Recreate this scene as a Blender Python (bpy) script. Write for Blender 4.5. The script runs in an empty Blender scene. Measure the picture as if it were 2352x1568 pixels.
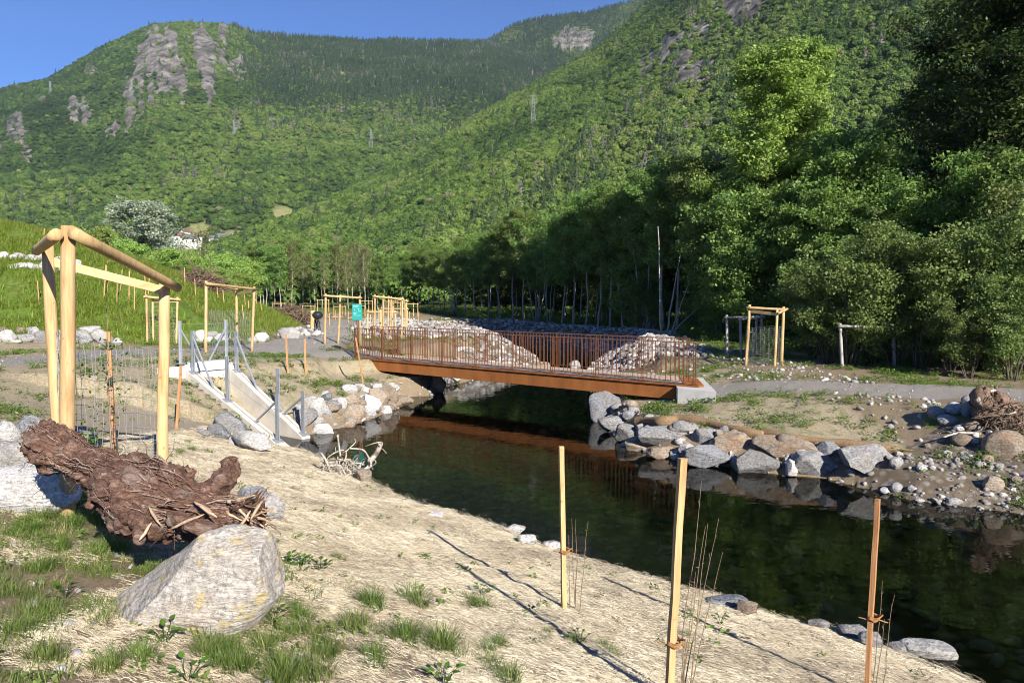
import bpy, bmesh, math, random
import numpy as np
from mathutils import Vector, Matrix

S = bpy.context.scene
COL = S.collection
R = math.radians
# ---------------------------------------------------------------- camera
FPX, CX, HOR, CY = 1700.0, 1176.0, 680.0, 784.0      # photo measured at 2352 x 1568
EYE = np.array([0.0, 0.0, 3.65])
PITCH = math.atan((CY - HOR) / FPX)
cam = bpy.data.cameras.new("camera"); camo = bpy.data.objects.new("camera", cam); COL.objects.link(camo)
cam.sensor_width = 36.0; cam.lens = 36.0 * FPX / 2352.0
cam.clip_start = 0.05; cam.clip_end = 20000
camo.location = EYE; camo.rotation_euler = (math.pi / 2 - PITCH, 0, 0)
S.camera = camo
# ---------------------------------------------------------------- light
SUN_EL = R(27.0)
SUN_H = np.array([0.46, -0.888])                      # horizontal direction towards the sun
SUN_STRENGTH, SKY_STRENGTH, EXPOSURE = 5.0, 0.062, 0.95
W = bpy.data.worlds.new("World"); S.world = W; W.use_nodes = True
wn = W.node_tree; bg = wn.nodes["Background"]
sky = wn.nodes.new("ShaderNodeTexSky"); sky.sky_type = 'NISHITA'; sky.sun_disc = False
sky.sun_elevation = SUN_EL; sky.sun_rotation = math.atan2(SUN_H[0], SUN_H[1])
sky.altitude = 1200; sky.air_density = 1.0; sky.dust_density = 0.0; sky.ozone_density = 6.0
tn_ = wn.nodes.new('ShaderNodeMix'); tn_.data_type = 'RGBA'; tn_.blend_type = 'MULTIPLY'; tn_.inputs[0].default_value = 1.0; tn_.inputs[7].default_value = (0.72, 0.88, 1.20, 1)
wn.links.new(sky.outputs[0], tn_.inputs[6]); wn.links.new(tn_.outputs[2], bg.inputs[0]); bg.inputs[1].default_value = SKY_STRENGTH
HAZE = 0.000042
sl = bpy.data.lights.new("sun", 'SUN'); sl.energy = SUN_STRENGTH; sl.angle = R(0.5); sl.color = (1.0, 0.93, 0.82)
so = bpy.data.objects.new("sun", sl); COL.objects.link(so); so.location = (30, -40, 60)
sd = Vector((SUN_H[0] * math.cos(SUN_EL), SUN_H[1] * math.cos(SUN_EL), math.sin(SUN_EL)))
so.rotation_euler = sd.to_track_quat('Z', 'Y').to_euler()
vs = S.view_settings; vs.view_transform = 'Standard'; vs.look = 'None'; vs.exposure = EXPOSURE; vs.gamma = 1; vs.use_curve_mapping = False
S.cycles.use_denoising = True; S.cycles.filter_width = 1.0
S.cycles.max_bounces = 6; S.cycles.diffuse_bounces = 2; S.cycles.glossy_bounces = 3
S.cycles.transparent_max_bounces = 12; S.cycles.volume_bounces = 0; S.cycles.transmission_bounces = 3
S.cycles.caustics_reflective = False; S.cycles.caustics_refractive = False
S.cycles.sample_clamp_indirect = 4.0

# ---------------------------------------------------------------- helpers
def vnoise(P, seed=0):
    P = np.asarray(P, dtype=np.float64)
    I = np.floor(P).astype(np.int64); f = P - I; f = f * f * (3 - 2 * f)
    def h(ix, iy, iz):
        n = (ix * 374761393 + iy * 668265263 + iz * 2147483647 + seed * 1274126177) & 0xFFFFFFFF
        n = ((n ^ (n >> 13)) * 1274126177) & 0xFFFFFFFF
        n = ((n ^ (n >> 16)) * 2246822519) & 0xFFFFFFFF
        return ((n ^ (n >> 15)) & 0xFFFFFF) / float(0xFFFFFF)
    x, y, z = I[..., 0], I[..., 1], I[..., 2]
    r = 0
    for dx in (0, 1):
        wx = f[..., 0] if dx else 1 - f[..., 0]
        for dy in (0, 1):
            wy = f[..., 1] if dy else 1 - f[..., 1]
            for dz in (0, 1):
                wz = f[..., 2] if dz else 1 - f[..., 2]
                r = r + wx * wy * wz * h(x + dx, y + dy, z + dz)
    return r * 2 - 1

def fbm(P, octs=4, seed=0, gain=0.5):
    P = np.asarray(P, dtype=np.float64); a = 1.0; r = 0; s = 0
    for k in range(octs):
        r = r + a * vnoise(P * (2.03 ** k) + 17.3 * k, seed + k); s += a; a *= gain
    return r / s

def P2(x, y, z=0.0):
    x = np.asarray(x, float); y = np.asarray(y, float)
    return np.stack(np.broadcast_arrays(x, y, np.asarray(z, float)), -1)

def sstep(a, b, x):
    t = np.clip((np.asarray(x, float) - a) / (b - a), 0, 1); return t * t * (3 - 2 * t)

def ray(px, py):
    u, v = (px - CX) / FPX, (CY - py) / FPX
    c, s = math.cos(PITCH), math.sin(PITCH)
    d = np.array([u, c + v * s, -s + v * c]); return d / d[1]

def at_z(px, py, z):
    d = ray(px, py); return EYE + d * ((z - EYE[2]) / d[2])

def at_y(px, py, Y):
    return EYE + ray(px, py) * Y

def mesh(name, V, F, mat=None, smooth=True, attrs=None):
    me = bpy.data.meshes.new(name)
    V = np.asarray(V, np.float32)
    if isinstance(F, np.ndarray): F = [F]
    F = [np.asarray(f, np.int32) for f in F if len(f)]
    tot = np.concatenate([np.full(len(f), f.shape[1], np.int32) for f in F])
    idx = np.concatenate([f.ravel() for f in F])
    st = np.concatenate([[0], np.cumsum(tot)[:-1]]).astype(np.int32)
    me.vertices.add(len(V)); me.vertices.foreach_set("co", V.ravel())
    me.loops.add(len(idx)); me.loops.foreach_set("vertex_index", idx)
    me.polygons.add(len(tot)); me.polygons.foreach_set("loop_start", st)
    try: me.polygons.foreach_set("loop_total", tot)
    except Exception: pass
    me.polygons.foreach_set("use_smooth", np.full(len(tot), bool(smooth)))
    for k, v in (attrs or {}).items():
        v = np.asarray(v, np.float32)
        a = me.attributes.new(k, 'FLOAT', 'POINT'); a.data.foreach_set("value", v)
    me.update(calc_edges=True)
    if mat: me.materials.append(mat)
    return me

def link(name, data, parent=None, loc=None):
    o = bpy.data.objects.new(name, data); COL.objects.link(o)
    if parent is not None: o.parent = parent
    if loc is not None: o.location = loc
    return o

def tag(o, label, cat, group=None):
    o["label"] = label; o["category"] = cat
    if group: o["group"] = group
    return o

def thing(name, label, cat, loc, group=None):
    o = bpy.data.objects.new(name, None); COL.objects.link(o)
    o.location = [float(c) for c in loc]; o.empty_display_size = 0.1
    return tag(o, label, cat, group)

class G:
    """collects tubes and boxes for one mesh"""
    def __init__(s): s.V, s.Q, s.T, s.n = [], [], [], 0
    def add(s, V, Q=None, T=None):
        V = np.asarray(V, float).reshape(-1, 3); s.V.append(V)
        if Q is not None and len(Q): s.Q.append(np.asarray(Q, int) + s.n)
        if T is not None and len(T): s.T.append(np.asarray(T, int) + s.n)
        s.n += len(V); return s
    def tube(s, pts, rad, n=8, cap=True):
        p = np.asarray(pts, float); m = len(p)
        rad = np.broadcast_to(np.asarray(rad, float), (m,))
        t = np.gradient(p, axis=0); t /= np.linalg.norm(t, axis=1, keepdims=True) + 1e-9
        ref = np.array([0, 0, 1.0]) if abs(t[0][2]) < 0.9 else np.array([1.0, 0, 0])
        u = np.cross(ref, t[0]); u /= np.linalg.norm(u)
        ang = np.linspace(0, 2 * math.pi, n, endpoint=False); c, si = np.cos(ang), np.sin(ang)
        V = []
        for i in range(m):
            u = u - t[i] * np.dot(u, t[i]); u /= np.linalg.norm(u) + 1e-9
            w = np.cross(t[i], u)
            V.append(p[i] + rad[i] * (c[:, None] * u + si[:, None] * w))
        V = np.concatenate(V)
        i, j = np.meshgrid(np.arange(m - 1), np.arange(n), indexing='ij'); j2 = (j + 1) % n
        Q = np.stack([i * n + j, i * n + j2, (i + 1) * n + j2, (i + 1) * n + j], -1).reshape(-1, 4)
        T = []
        if cap:
            V = np.concatenate([V, p[:1], p[-1:]]); a, b = m * n, m * n + 1
            for k in range(n):
                T.append((a, (k + 1) % n, k)); T.append((b, (m - 1) * n + k, (m - 1) * n + (k + 1) % n))
        return s.add(V, Q, T)
    def frame_box(s, c, ax, ay, az, bev=0.0):
        """box from centre and three half axes, with chamfered edges"""
        c, ax, ay, az = [np.asarray(q, float) for q in (c, ax, ay, az)]
        if bev <= 0:
            k = np.array([(x, y, z) for x in (-1, 1) for y in (-1, 1) for z in (-1, 1)], float)
            V = c + k[:, :1] * ax + k[:, 1:2] * ay + k[:, 2:] * az
            return s.add(V, [(0, 1, 3, 2), (4, 6, 7, 5), (0, 4, 5, 1), (2, 3, 7, 6), (0, 2, 6, 4), (1, 5, 7, 3)])
        bm = bmesh.new(); bmesh.ops.create_cube(bm, size=2)
        L = [np.linalg.norm(q) for q in (ax, ay, az)]
        for v in bm.verts: v.co = Vector((v.co.x * L[0], v.co.y * L[1], v.co.z * L[2]))
        bmesh.ops.bevel(bm, geom=bm.edges[:], offset=bev, segments=1, affect='EDGES')
        bm.verts.index_update()
        k = np.array([v.co[:] for v in bm.verts])
        V = c + k[:, :1] * ax / L[0] + k[:, 1:2] * ay / L[1] + k[:, 2:] * az / L[2]
        Q = [[v.index for v in f.verts] for f in bm.faces if len(f.verts) == 4]
        T = [[v.index for v in f.verts] for f in bm.faces if len(f.verts) == 3]
        bm.free(); return s.add(V, Q, T)
    def box(s, c, size, rz=0.0, bev=0.0):
        a = np.array(size, float) / 2; cs, sn = math.cos(rz), math.sin(rz)
        return s.frame_box(c, (a[0] * cs, a[0] * sn, 0), (-a[1] * sn, a[1] * cs, 0), (0, 0, a[2]), bev)
    def beam(s, p, q, w, h, up=(0, 0, 1), bev=0.0):
        p, q = np.asarray(p, float), np.asarray(q, float); d = q - p; L = np.linalg.norm(d); d /= L
        up = np.asarray(up, float); sx = np.cross(d, up)
        if np.linalg.norm(sx) < 1e-4: sx = np.cross(d, (1, 0, 0))
        sx /= np.linalg.norm(sx); uu = np.cross(sx, d)
        return s.frame_box((p + q) / 2, d * L / 2, sx * w / 2, uu * h / 2, bev)
    def sweep(s, outline, z0, z1):
        """prism from a 2-D outline between two heights"""
        o = np.asarray(outline, float); n = len(o)
        V = np.concatenate([np.c_[o, np.full(n, z0)], np.c_[o, np.full(n, z1)]])
        Q = [(k, (k + 1) % n, n + (k + 1) % n, n + k) for k in range(n)]
        s.add(V, Q)
        c = o.mean(0); s.add([(c[0], c[1], z0)] + [(x, y, z0) for x, y in o], None, [(0, 1 + (k + 1) % n, 1 + k) for k in range(n)])
        return s.add([(c[0], c[1], z1)] + [(x, y, z1) for x, y in o], None, [(0, 1 + k, 1 + (k + 1) % n) for k in range(n)])
    def me(s, name, mat, smooth=False, off=(0, 0, 0), attrs=None):
        V = np.concatenate(s.V) - np.asarray(off, float)
        F = []
        if s.Q: F.append(np.concatenate(s.Q))
        if s.T: F.append(np.concatenate(s.T))
        return mesh(name, V, F, mat, smooth, attrs)
    def obj(s, name, mat, parent=None, smooth=False, loc=None):
        """one object; under a thing its vertices become local to the thing"""
        if parent is not None:
            off = np.zeros(3); p = parent
            while p is not None: off += np.array(p.location); p = p.parent
            return link(name, s.me(name, mat, smooth, off), parent)
        if loc is None: return link(name, s.me(name, mat, smooth))
        return link(name, s.me(name, mat, smooth, loc), None, [float(c) for c in loc])

def auto_smooth(o):
    return o

# ---------------------------------------------------------------- node materials
class NT:
    def __init__(s, name):
        s.m = bpy.data.materials.new(name); s.m.use_nodes = True
        s.t = s.m.node_tree; s.t.nodes.clear()
        s.out = s.t.nodes.new("ShaderNodeOutputMaterial")
    def n(s, typ, **kw):
        x = s.t.nodes.new("ShaderNode" + typ)
        for k, v in kw.items(): setattr(x, k, v)
        return x
    def l(s, a, b): s.t.links.new(a, b)
    def put(s, sock, v):
        if v is None: return
        if hasattr(v, "is_output") or hasattr(v, "links"): s.l(v, sock)
        elif isinstance(v, (tuple, list)) and len(v) == 3 and sock.type == 'RGBA': sock.default_value = (*v, 1)
        else: sock.default_value = v
    def co(s, kind="Object"): return s.n("TexCoord").outputs[kind]
    def mapping(s, vec, scale=(1, 1, 1), rot=(0, 0, 0), loc=(0, 0, 0)):
        x = s.n("Mapping"); s.l(vec, x.inputs[0]); x.inputs[3].default_value = scale; x.inputs[2].default_value = rot
        s.put(x.inputs[1], loc); return x.outputs[0]
    def noise(s, scale, detail=4, vec=None, rough=0.55, dist=0.0):
        x = s.n("TexNoise"); x.inputs["Scale"].default_value = scale; x.inputs["Detail"].default_value = detail
        x.inputs["Roughness"].default_value = rough; x.inputs["Distortion"].default_value = dist
        if vec is not None: s.l(vec, x.inputs["Vector"])
        return x.outputs["Fac"]
    def voro(s, scale, vec=None, feature='F1', out="Distance"):
        x = s.n("TexVoronoi", feature=feature); x.inputs["Scale"].default_value = scale
        if vec is not None: s.l(vec, x.inputs["Vector"])
        return x.outputs[out]
    def ramp(s, fac, stops, interp='LINEAR'):
        x = s.n("ValToRGB"); r = x.color_ramp; r.interpolation = interp
        while len(r.elements) < len(stops): r.elements.new(0.5)
        for e, (p, c) in zip(r.elements, stops):
            e.position = p; e.color = (*c, 1) if isinstance(c, (tuple, list)) else (c, c, c, 1)
        s.l(fac, x.inputs[0]); return x.outputs[0]
    def mix(s, fac, a, b, blend='MIX'):
        x = s.n("Mix", data_type='RGBA', blend_type=blend); s.put(x.inputs[0], fac); s.put(x.inputs[6], a); s.put(x.inputs[7], b)
        return x.outputs[2]
    def math(s, op, a, b=None):
        x = s.n("Math", operation=op); s.put(x.inputs[0], a)
        if b is not None: s.put(x.inputs[1], b)
        return x.outputs[0]
    def attr(s, name, typ='GEOMETRY'):
        x = s.n("Attribute", attribute_name=name, attribute_type=typ); return x.outputs["Fac"]
    def rnd(s): return s.n("ObjectInfo").outputs["Random"]
    def hsv(s, col, h=0.5, sat=1.0, val=1.0):
        x = s.n("HueSaturation"); s.put(x.inputs[4], col); s.put(x.inputs[0], h); s.put(x.inputs[1], sat); s.put(x.inputs[2], val); return x.outputs[0]
    def bump(s, h, strength=0.5, dist=0.02):
        x = s.n("Bump"); x.inputs["Strength"].default_value = strength; x.inputs["Distance"].default_value = dist
        s.l(h, x.inputs["Height"]); return x.outputs[0]
    def bsdf(s, color, rough=0.8, normal=None, metal=0.0, spec=0.3):
        x = s.n("BsdfPrincipled"); s.put(x.inputs["Base Color"], color); s.put(x.inputs["Roughness"], rough)
        x.inputs["Metallic"].default_value = metal; x.inputs["Specular IOR Level"].default_value = spec
        if normal is not None: s.l(normal, x.inputs["Normal"])
        return x.outputs[0]
    def done(s, shader): s.l(shader, s.out.inputs[0]); return s.m

def leaf_mat(name, dark, mid, light, trans=0.35, attr='tone', hue_var=0.03):
    t = NT(name)
    tone = t.attr(attr)
    c = t.ramp(tone, [(0.0, dark), (0.5, mid), (1.0, light)])
    v = t.math('ADD', t.math('MULTIPLY', t.rnd(), 0.5), 0.75)
    hu = t.math('ADD', t.math('MULTIPLY', t.rnd(), hue_var), 0.5 - hue_var / 2)
    c = t.hsv(c, hu, 1.0, v)
    b = t.bsdf(c, 0.5, spec=0.25)
    tr = t.n("BsdfTranslucent"); t.l(t.hsv(c, 0.49, 1.1, 1.3), tr.inputs[0])
    mx = t.n("MixShader"); mx.inputs[0].default_value = trans; t.l(b, mx.inputs[1]); t.l(tr.outputs[0], mx.inputs[2])
    return t.done(mx.outputs[0])

def bark_mat(name, a, b, scale=6.0):
    t = NT(name); v = t.mapping(t.co(), (1, 1, 0.15))
    n = t.noise(scale * 3, 5, v); n2 = t.noise(scale * 0.5, 3, t.co())
    c = t.mix(t.ramp(n2, [(0.4, 0.0), (0.65, 1.0)]), t.ramp(n, [(0.3, a), (0.7, b)]), t.ramp(n, [(0.3, [q * 0.6 for q in a]), (0.7, [q * 0.8 for q in b])]))
    return t.done(t.bsdf(c, 0.9, t.bump(n, 0.8, 0.02)))

def rock_mat(name, a, b, stain, lichen=None, streak=True):
    t = NT(name); co = t.co(); r = t.rnd()
    sh = t.n("VectorMath", operation='ADD'); t.l(co, sh.inputs[0])
    cm = t.n("CombineXYZ"); t.l(t.math('MULTIPLY', r, 37.0), cm.inputs[0]); t.l(t.math('MULTIPLY', r, 91.0), cm.inputs[2]); t.l(cm.outputs[0], sh.inputs[1])
    co = sh.outputs[0]
    n1 = t.noise(3.0, 6, co, 0.65); n2 = t.noise(22, 6, co, 0.75)
    st = t.noise(9.0, 5, t.mapping(co, (1, 1, 5), (0.5, 0.3, 0.2)), 0.7, 0.4)
    c = t.ramp(st, [(0.25, a), (0.5, [(p + q) / 2 for p, q in zip(a, b)]), (0.75, b)])
    c = t.mix(t.ramp(n1, [(0.48, 0.0), (0.66, 0.7)]), c, stain)
    c = t.mix(t.ramp(n2, [(0.36, 0.75), (0.52, 0.0)]), c, [q * 0.45 for q in a])
    c = t.mix(t.ramp(t.noise(5.0, 5, t.mapping(co, (1, 1, 2.5), (0.7, 0.2, 0.1)), 0.75, 1.2), [(0.46, 0.0), (0.50, 0.5), (0.54, 0.0)]), c, [q * 0.3 for q in a])
    if lichen: c = t.mix(t.ramp(t.noise(7.0, 6, co, 0.7), [(0.55, 0.0), (0.61, 0.7)]), c, lichen)
    c = t.hsv(c, 0.5, 1.0, t.math('ADD', t.math('MULTIPLY', r, 0.5), 0.72))
    h = t.math('ADD', t.math('MULTIPLY', n2, 0.35), t.math('ADD', n1, t.math('MULTIPLY', st, 0.7)))
    return t.done(t.bsdf(c, 0.85, t.bump(h, 1.0, 0.05), spec=0.2))

def wood_mat(name, a, b, knots=True, sc=1.0, grain=(1, 1, 0.05), along=None):
    t = NT(name); co = t.co()
    v = t.mapping(co, grain)
    n = t.noise(60 * sc, 4, v, 0.6); n2 = t.noise(6 * sc, 4, t.mapping(co, tuple(0.25 + 0.75 * g for g in grain)), 0.6)
    c = t.ramp(n, [(0.3, a), (0.7, b)])
    c = t.mix(t.ramp(n2, [(0.5, 0.0), (0.75, 0.75)]), c, [a[0] * 0.62, a[1] * 0.45, a[2] * 0.3])
    c = t.mix(t.ramp(t.noise(16 * sc, 3, co), [(0.66, 0.0), (0.74, 0.7)]), c, [a[0] * 0.35, a[1] * 0.25, a[2] * 0.2])
    c = t.hsv(c, 0.5, 1.0, t.math('ADD', t.math('MULTIPLY', t.rnd(), 0.35), 0.82))
    return t.done(t.bsdf(c, 0.75, t.bump(n, 0.4, 0.01)))

def plain_mat(name, col, rough=0.6, metal=0.0, var=0.25, sc=8.0, bump=0.15):
    t = NT(name); n = t.noise(sc, 5, t.co(), 0.65)
    c = t.mix(t.ramp(n, [(0.35, 0.0), (0.7, 1.0)]), [q * (1 - var) for q in col], [min(1, q * (1 + var * 0.6)) for q in col])
    return t.done(t.bsdf(c, rough, t.bump(t.noise(sc * 9, 3, t.co()), bump, 0.005), metal))
# ---------------------------------------------------------------- terrain shape
def onz(lst, z, sx=0.0, sy=0.0): return [tuple(at_z(a, b, z)[:2] + np.array([sx, sy])) for a, b in lst]
NEAR = [(14,-6),(9.5,-1.5),(7.0,2),(5.6,4.2)] + onz([(2277,1566),(2210,1539),(2110,1502),(1943,1444),(1777,1400),(1672,1364),(1543,1327),(1409,1290),(1284,1256),(1201,1227),(1159,1202),(1051,1169),(951,1144),(897,1119),(847,1094)], 0.30, 0.05, 0.07) + [(-3.6,15.0),(-4.6,16.4),(-5.3,17.5)]
LEFT = [(-5.35,19.1),(-5.0,19.9),(-4.35,21),(-3.9,23),(-3.45,25.2),(-4.1,26.2),(-3.4,26.9),(-2.85,26.8),(-2.7,29.5)]
UPL = [(-1.7,32),(0,36),(1.5,38.8),(1.2,46),(-1.5,56),(-7,70),(-16,84),(-30,95)]
UPR = [(-28,99),(-14,89),(-4,76),(1.5,65),(4.6,54),(5.6,45),(3.9,37),(3.4,31),(3.1,28)]
RIGHT = [(2.9,24)] + onz([(1375,960),(1394,990),(1430,1017),(1472,1038),(1520,1052),(1580,1060),(1672,1073),(1797,1093),(1893,1100),(1968,1118)], 0.0)
BEACH = onz([(2089,1148),(2193,1164),(2347,1181)], 0.0) + [(12.5,9.3),(17,4),(22,-4)]
SHORE = np.array(NEAR + LEFT + UPL + UPR + RIGHT + BEACH, float)
SEGK = np.array([0]*(len(NEAR)-1) + [1]*(len(LEFT)+1) + [2]*len(UPL) + [2]*(len(UPR)-1) + [1]*len(RIGHT) + [3]*(len(BEACH)+1))[:len(SHORE)]

def seg_dist(x, y, A, B):
    best = np.full(x.shape, 1e9); bi = np.zeros(x.shape, int)
    for i in range(len(A)):
        ax, ay = A[i]; dx, dy = B[i][0] - ax, B[i][1] - ay
        t = np.clip(((x - ax) * dx + (y - ay) * dy) / (dx * dx + dy * dy + 1e-9), 0, 1)
        d = np.hypot(x - ax - t * dx, y - ay - t * dy)
        m = d < best; best[m] = d[m]; bi[m] = i
    return best, bi

def inside(x, y, P):
    r = np.zeros(x.shape, bool); n = len(P)
    for i in range(n):
        x1, y1 = P[i]; x2, y2 = P[(i + 1) % n]
        if y1 == y2: continue
        c = ((y1 > y) != (y2 > y)) & (x < (x2 - x1) * (y - y1) / (y2 - y1) + x1)
        r ^= c
    return r

CTRL = np.array([(0,0,2.0),(-2,3.5,2.08),(-4,6,2.03),(-4.3,9.1,1.82),(-6,7,2.08),(-11,12,1.95),(-13,18,1.85),(-8,14,1.75),(-7,18,1.7),(-9.2,21.5,1.72),(-12,24,1.85),
  (-7.6,24,1.55),(-6.2,28.6,1.2),(-7.5,31,1.35),(-9.8,30,1.62),(-11,35,1.6),(-15,40,1.7),(-3,42,1.35),(-3,50,1.4),(-12,60,1.5),(5,100,1.5),(-20,30,1.9),(-30,20,2.0),
  (5.3,20.6,1.2),(8,30,1.25),(12,25,1.3),(12,18.5,1.22),(9,17.2,1.2),(20,15,1.3),(25,40,1.6),(10,55,1.4),(60,60,2),(-60,90,2),(0,200,1.8),(-4,80,1.0),(5,68,1.0),(8,56,1.1),(6.5,17.4,1.15),(4,3,1.6),(10,-8,2.0)], float)
TOE = np.array([(-60,14),(-40,21),(-18.8,27.5),(-13.4,30.5),(-11.6,33.5),(-13.2,45),(-16,57),(-22,70),(-34,84),(-60,96)], float)
# ramp (concrete trough) frame
RA = np.array([0.795, -0.607]); RN = np.array([0.607, 0.795])
R_L0, R_L1, R_R0, R_R1 = 10.32, 10.58, 11.60, 11.86       # wall faces across
S_TOP, S_LEND, S_REND = -18.8, -14.55, -15.6
def wall_top(s, end): return 1.72 + (0.06 - 1.72) * np.clip((s - S_TOP) / (end - S_TOP), 0, 1)
PATHS = [([(-34,6),(-17,15.5),(-13,23),(-9.6,29.6),(-9.4,36),(-11.5,46),(-13.5,58),(-18,75)], 1.7), ([(-10.5,29.4),(-6.3,30.0)], 1.1),
         ([(5.2,20.9),(7.5,20.2),(12,18.3),(20,16.2),(32,14)], 1.15)]

def ground(x, y, detail=True):
    """height and surface masks of the ground"""
    x = np.asarray(x, float); y = np.asarray(y, float)
    nz = fbm(P2(x * 0.35, y * 0.35), 3, 5); nb = fbm(P2(x * 1.3, y * 1.3), 3, 9); nf = fbm(P2(x * 5.5, y * 5.5), 3, 21)
    d, si = seg_dist(x, y, SHORE, np.roll(SHORE, -1, 0)); k = SEGK[si]
    d = d + 0.10 * nb * sstep(0.0, 0.6, d)
    w = inside(x, y, SHORE)
    num = np.zeros(x.shape); den = np.zeros(x.shape)
    for cx, cy, cz in CTRL:
        q = 1.0 / ((x - cx) ** 2 + (y - cy) ** 2 + 0.4) ** 1.6; num += q * cz; den += q
    plat = num / den + 0.05 * nz
    pA = 0.26 * sstep(0, 0.14, d) + 0.235 * np.maximum(d - 0.1, 0)
    pB = 0.60 * sstep(0, 0.75, d) + np.where(x < 0, 0.30 - 0.22 * sstep(21.5, 25, y) * sstep(3.2, 1.8, d), 0.15) * np.maximum(d - 0.6, 0) + np.where(x < 0, 0.6 * sstep(21.5, 25, y) * np.maximum(d - 2.4, 0), 0)
    pU = 0.47 * d * (1 + 0.3 * nb); pC = 0.36 * d
    prof = np.choose(k, [pA, pB, pU, pC])
    bw = sstep(6.7, 8.6, x) * (y < 20); prof = np.where((k == 1) | (k == 3), np.where(x > 0, pB * (1 - bw) + pC * bw, prof), prof)
    kk = 0.25; h = np.clip(0.5 + 0.5 * (plat - prof) / kk, 0, 1)
    z = plat * (1 - h) + prof * h - kk * h * (1 - h) * 0.5
    # mound on the left
    td, _ = seg_dist(x, y, TOE[:-1], TOE[1:])
    mi = inside(x, y, TOE)
    md = np.where(mi, td, 0)
    cap = 6.4 - 1.0 * sstep(34, 60, y)
    mh = cap * (1 - np.exp(-0.42 * md / cap * (1 + 0.25 * md / cap)))
    mh = np.minimum(0.42 * md * sstep(-0.2, 1.2, md), 99); kk2 = 1.2
    h2 = np.clip(0.5 + 0.5 * (cap - mh) / kk2, 0, 1); mh = cap * (1 - h2) + mh * h2 - kk2 * h2 * (1 - h2)
    mh = np.maximum(mh, 0) * sstep(0, 0.3, md)
    z = z + np.where(mi, mh + 0.12 * nz * sstep(0, 3, md), 0)
    # gravel bars upstream
    bar = np.exp(-(((x + 2.0) / 3.2) ** 2 + ((y - 39) / 5.0) ** 2)) * 0.12 + np.exp(-(((x - 8) / 3.0) ** 2 + ((y - 42) / 9.0) ** 2)) * 0.05
    z = z + np.where(w, 0, bar * sstep(0, 2, d))
    # cobble field roughness
    field = np.where((x > -14) & (x < 4) & (y > 36) & (y < 82) & ~mi, sstep(36, 42, y), 0) * sstep(0, 1, d)
    z = z + 0.18 * field * nb
    # stream bed
    bed = -0.12 - 0.55 * sstep(0, 2.2, d) + 0.10 * nb
    z = np.where(w, np.where(k == 0, -0.25 - 0.45 * sstep(0, 2.0, d) + 0.10 * nb, bed), z)
    # ramp cut
    s = x * RA[0] + y * RA[1]; n = x * RN[0] + y * RN[1]
    inr = (n > R_L0 - 0.02) & (n < R_R1 + 0.02) & (s > S_TOP + 0.0) & (s < S_LEND - 0.05)
    wt = wall_top(s, np.where(n > 11.1, S_REND, S_LEND))
    dn = np.maximum(np.maximum(R_L0 - n, n - R_R1), 0); ds = np.maximum(np.maximum(S_TOP - s, s - (S_LEND + 0.1)), 0)
    near = np.exp(-((dn + ds) / 0.7) ** 2) * (~w)
    z = z * (1 - near) + np.minimum(z, np.maximum(wt - 0.10, -0.3)) * near
    z = np.where(inr & ~w, np.minimum(z, wt - 0.75), z)
    if detail:
        z = z + np.where(w, 0.03 * nf, 0.022 * nf + 0.03 * nb * (k != 0))
    # ---- masks
    pth = np.zeros(x.shape)
    for pl, hw in PATHS:
        pl = np.array(pl, float); pd, _ = seg_dist(x, y, pl[:-1], pl[1:])
        pth = np.maximum(pth, sstep(hw + 0.45, hw - 0.35, pd + 0.35 * nb))
    pth = np.where(mi & (md > 0.4), 0, pth)
    lnd = (~w).astype(float)
    straw = lnd * (k == 0) * sstep(5.6, 4.4, d + 0.9 * nb) * sstep(18.0, 16.0, y) * (1 - pth)
    coir = lnd * (((k == 1) & (x > 0)) * sstep(0.55, 0.8, d) * sstep(5.2, 3.4, d + nb) * sstep(28, 25, y) * sstep(8.3, 7.6, x + 0.3 * nb)
           + (x < -3.5) * (y > 8) * (y < 29) * (~mi) * (1 - straw)) * (1 - pth)
    coir = np.clip(coir, 0, 1)
    cob = lnd * np.maximum(np.maximum((k == 3) * sstep(3.6, 2.4, d + 0.5 * nb), (k == 2) * sstep(5.0, 3.5, d + nb) * sstep(88, 70, y) * np.where((x < 0) & (y < 40), sstep(-3.6, -1.6, x - 0.25 * (y - 33) + nb), 1)), field)
    cob = cob * (1 - pth)
    g1 = (k == 0) * sstep(3.9, 5.6, d + 0.9 * nb) * (y < 12) * (1 - 0.72 * sstep(9.0, 4.0, y))
    ngr = lnd * (k == 0) * sstep(3.9, 5.4, d + 0.9 * nb) * (y < 10.5)
    verge = sstep(-0.15, 0.35, nz + 0.5 * nb) * (1 - cob)
    verge = verge * (1 - ngr) * (1 - 0.65 * (x < -3) * (y < 25))
    grass = lnd * np.clip(np.maximum(np.maximum(g1 * 0.7, mi * sstep(0.3, 1.2, md)), 0.75 * verge * (1 - straw)), 0, 1) * (1 - pth)
    grass = np.maximum(grass, lnd * sstep(95, 120, y))
    # dark undergrowth below the trees on the right
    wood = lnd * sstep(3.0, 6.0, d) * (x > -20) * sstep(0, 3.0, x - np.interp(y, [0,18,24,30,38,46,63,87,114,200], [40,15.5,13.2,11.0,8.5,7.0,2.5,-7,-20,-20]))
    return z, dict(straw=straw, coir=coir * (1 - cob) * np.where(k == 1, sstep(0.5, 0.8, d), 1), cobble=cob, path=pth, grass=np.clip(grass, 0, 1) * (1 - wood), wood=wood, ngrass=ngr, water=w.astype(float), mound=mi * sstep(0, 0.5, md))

def gz(x, y): return float(ground(np.array([float(x)]), np.array([float(y)]))[0][0])
def gzs(x, y): return ground(np.asarray(x, float), np.asarray(y, float))[0]

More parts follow.
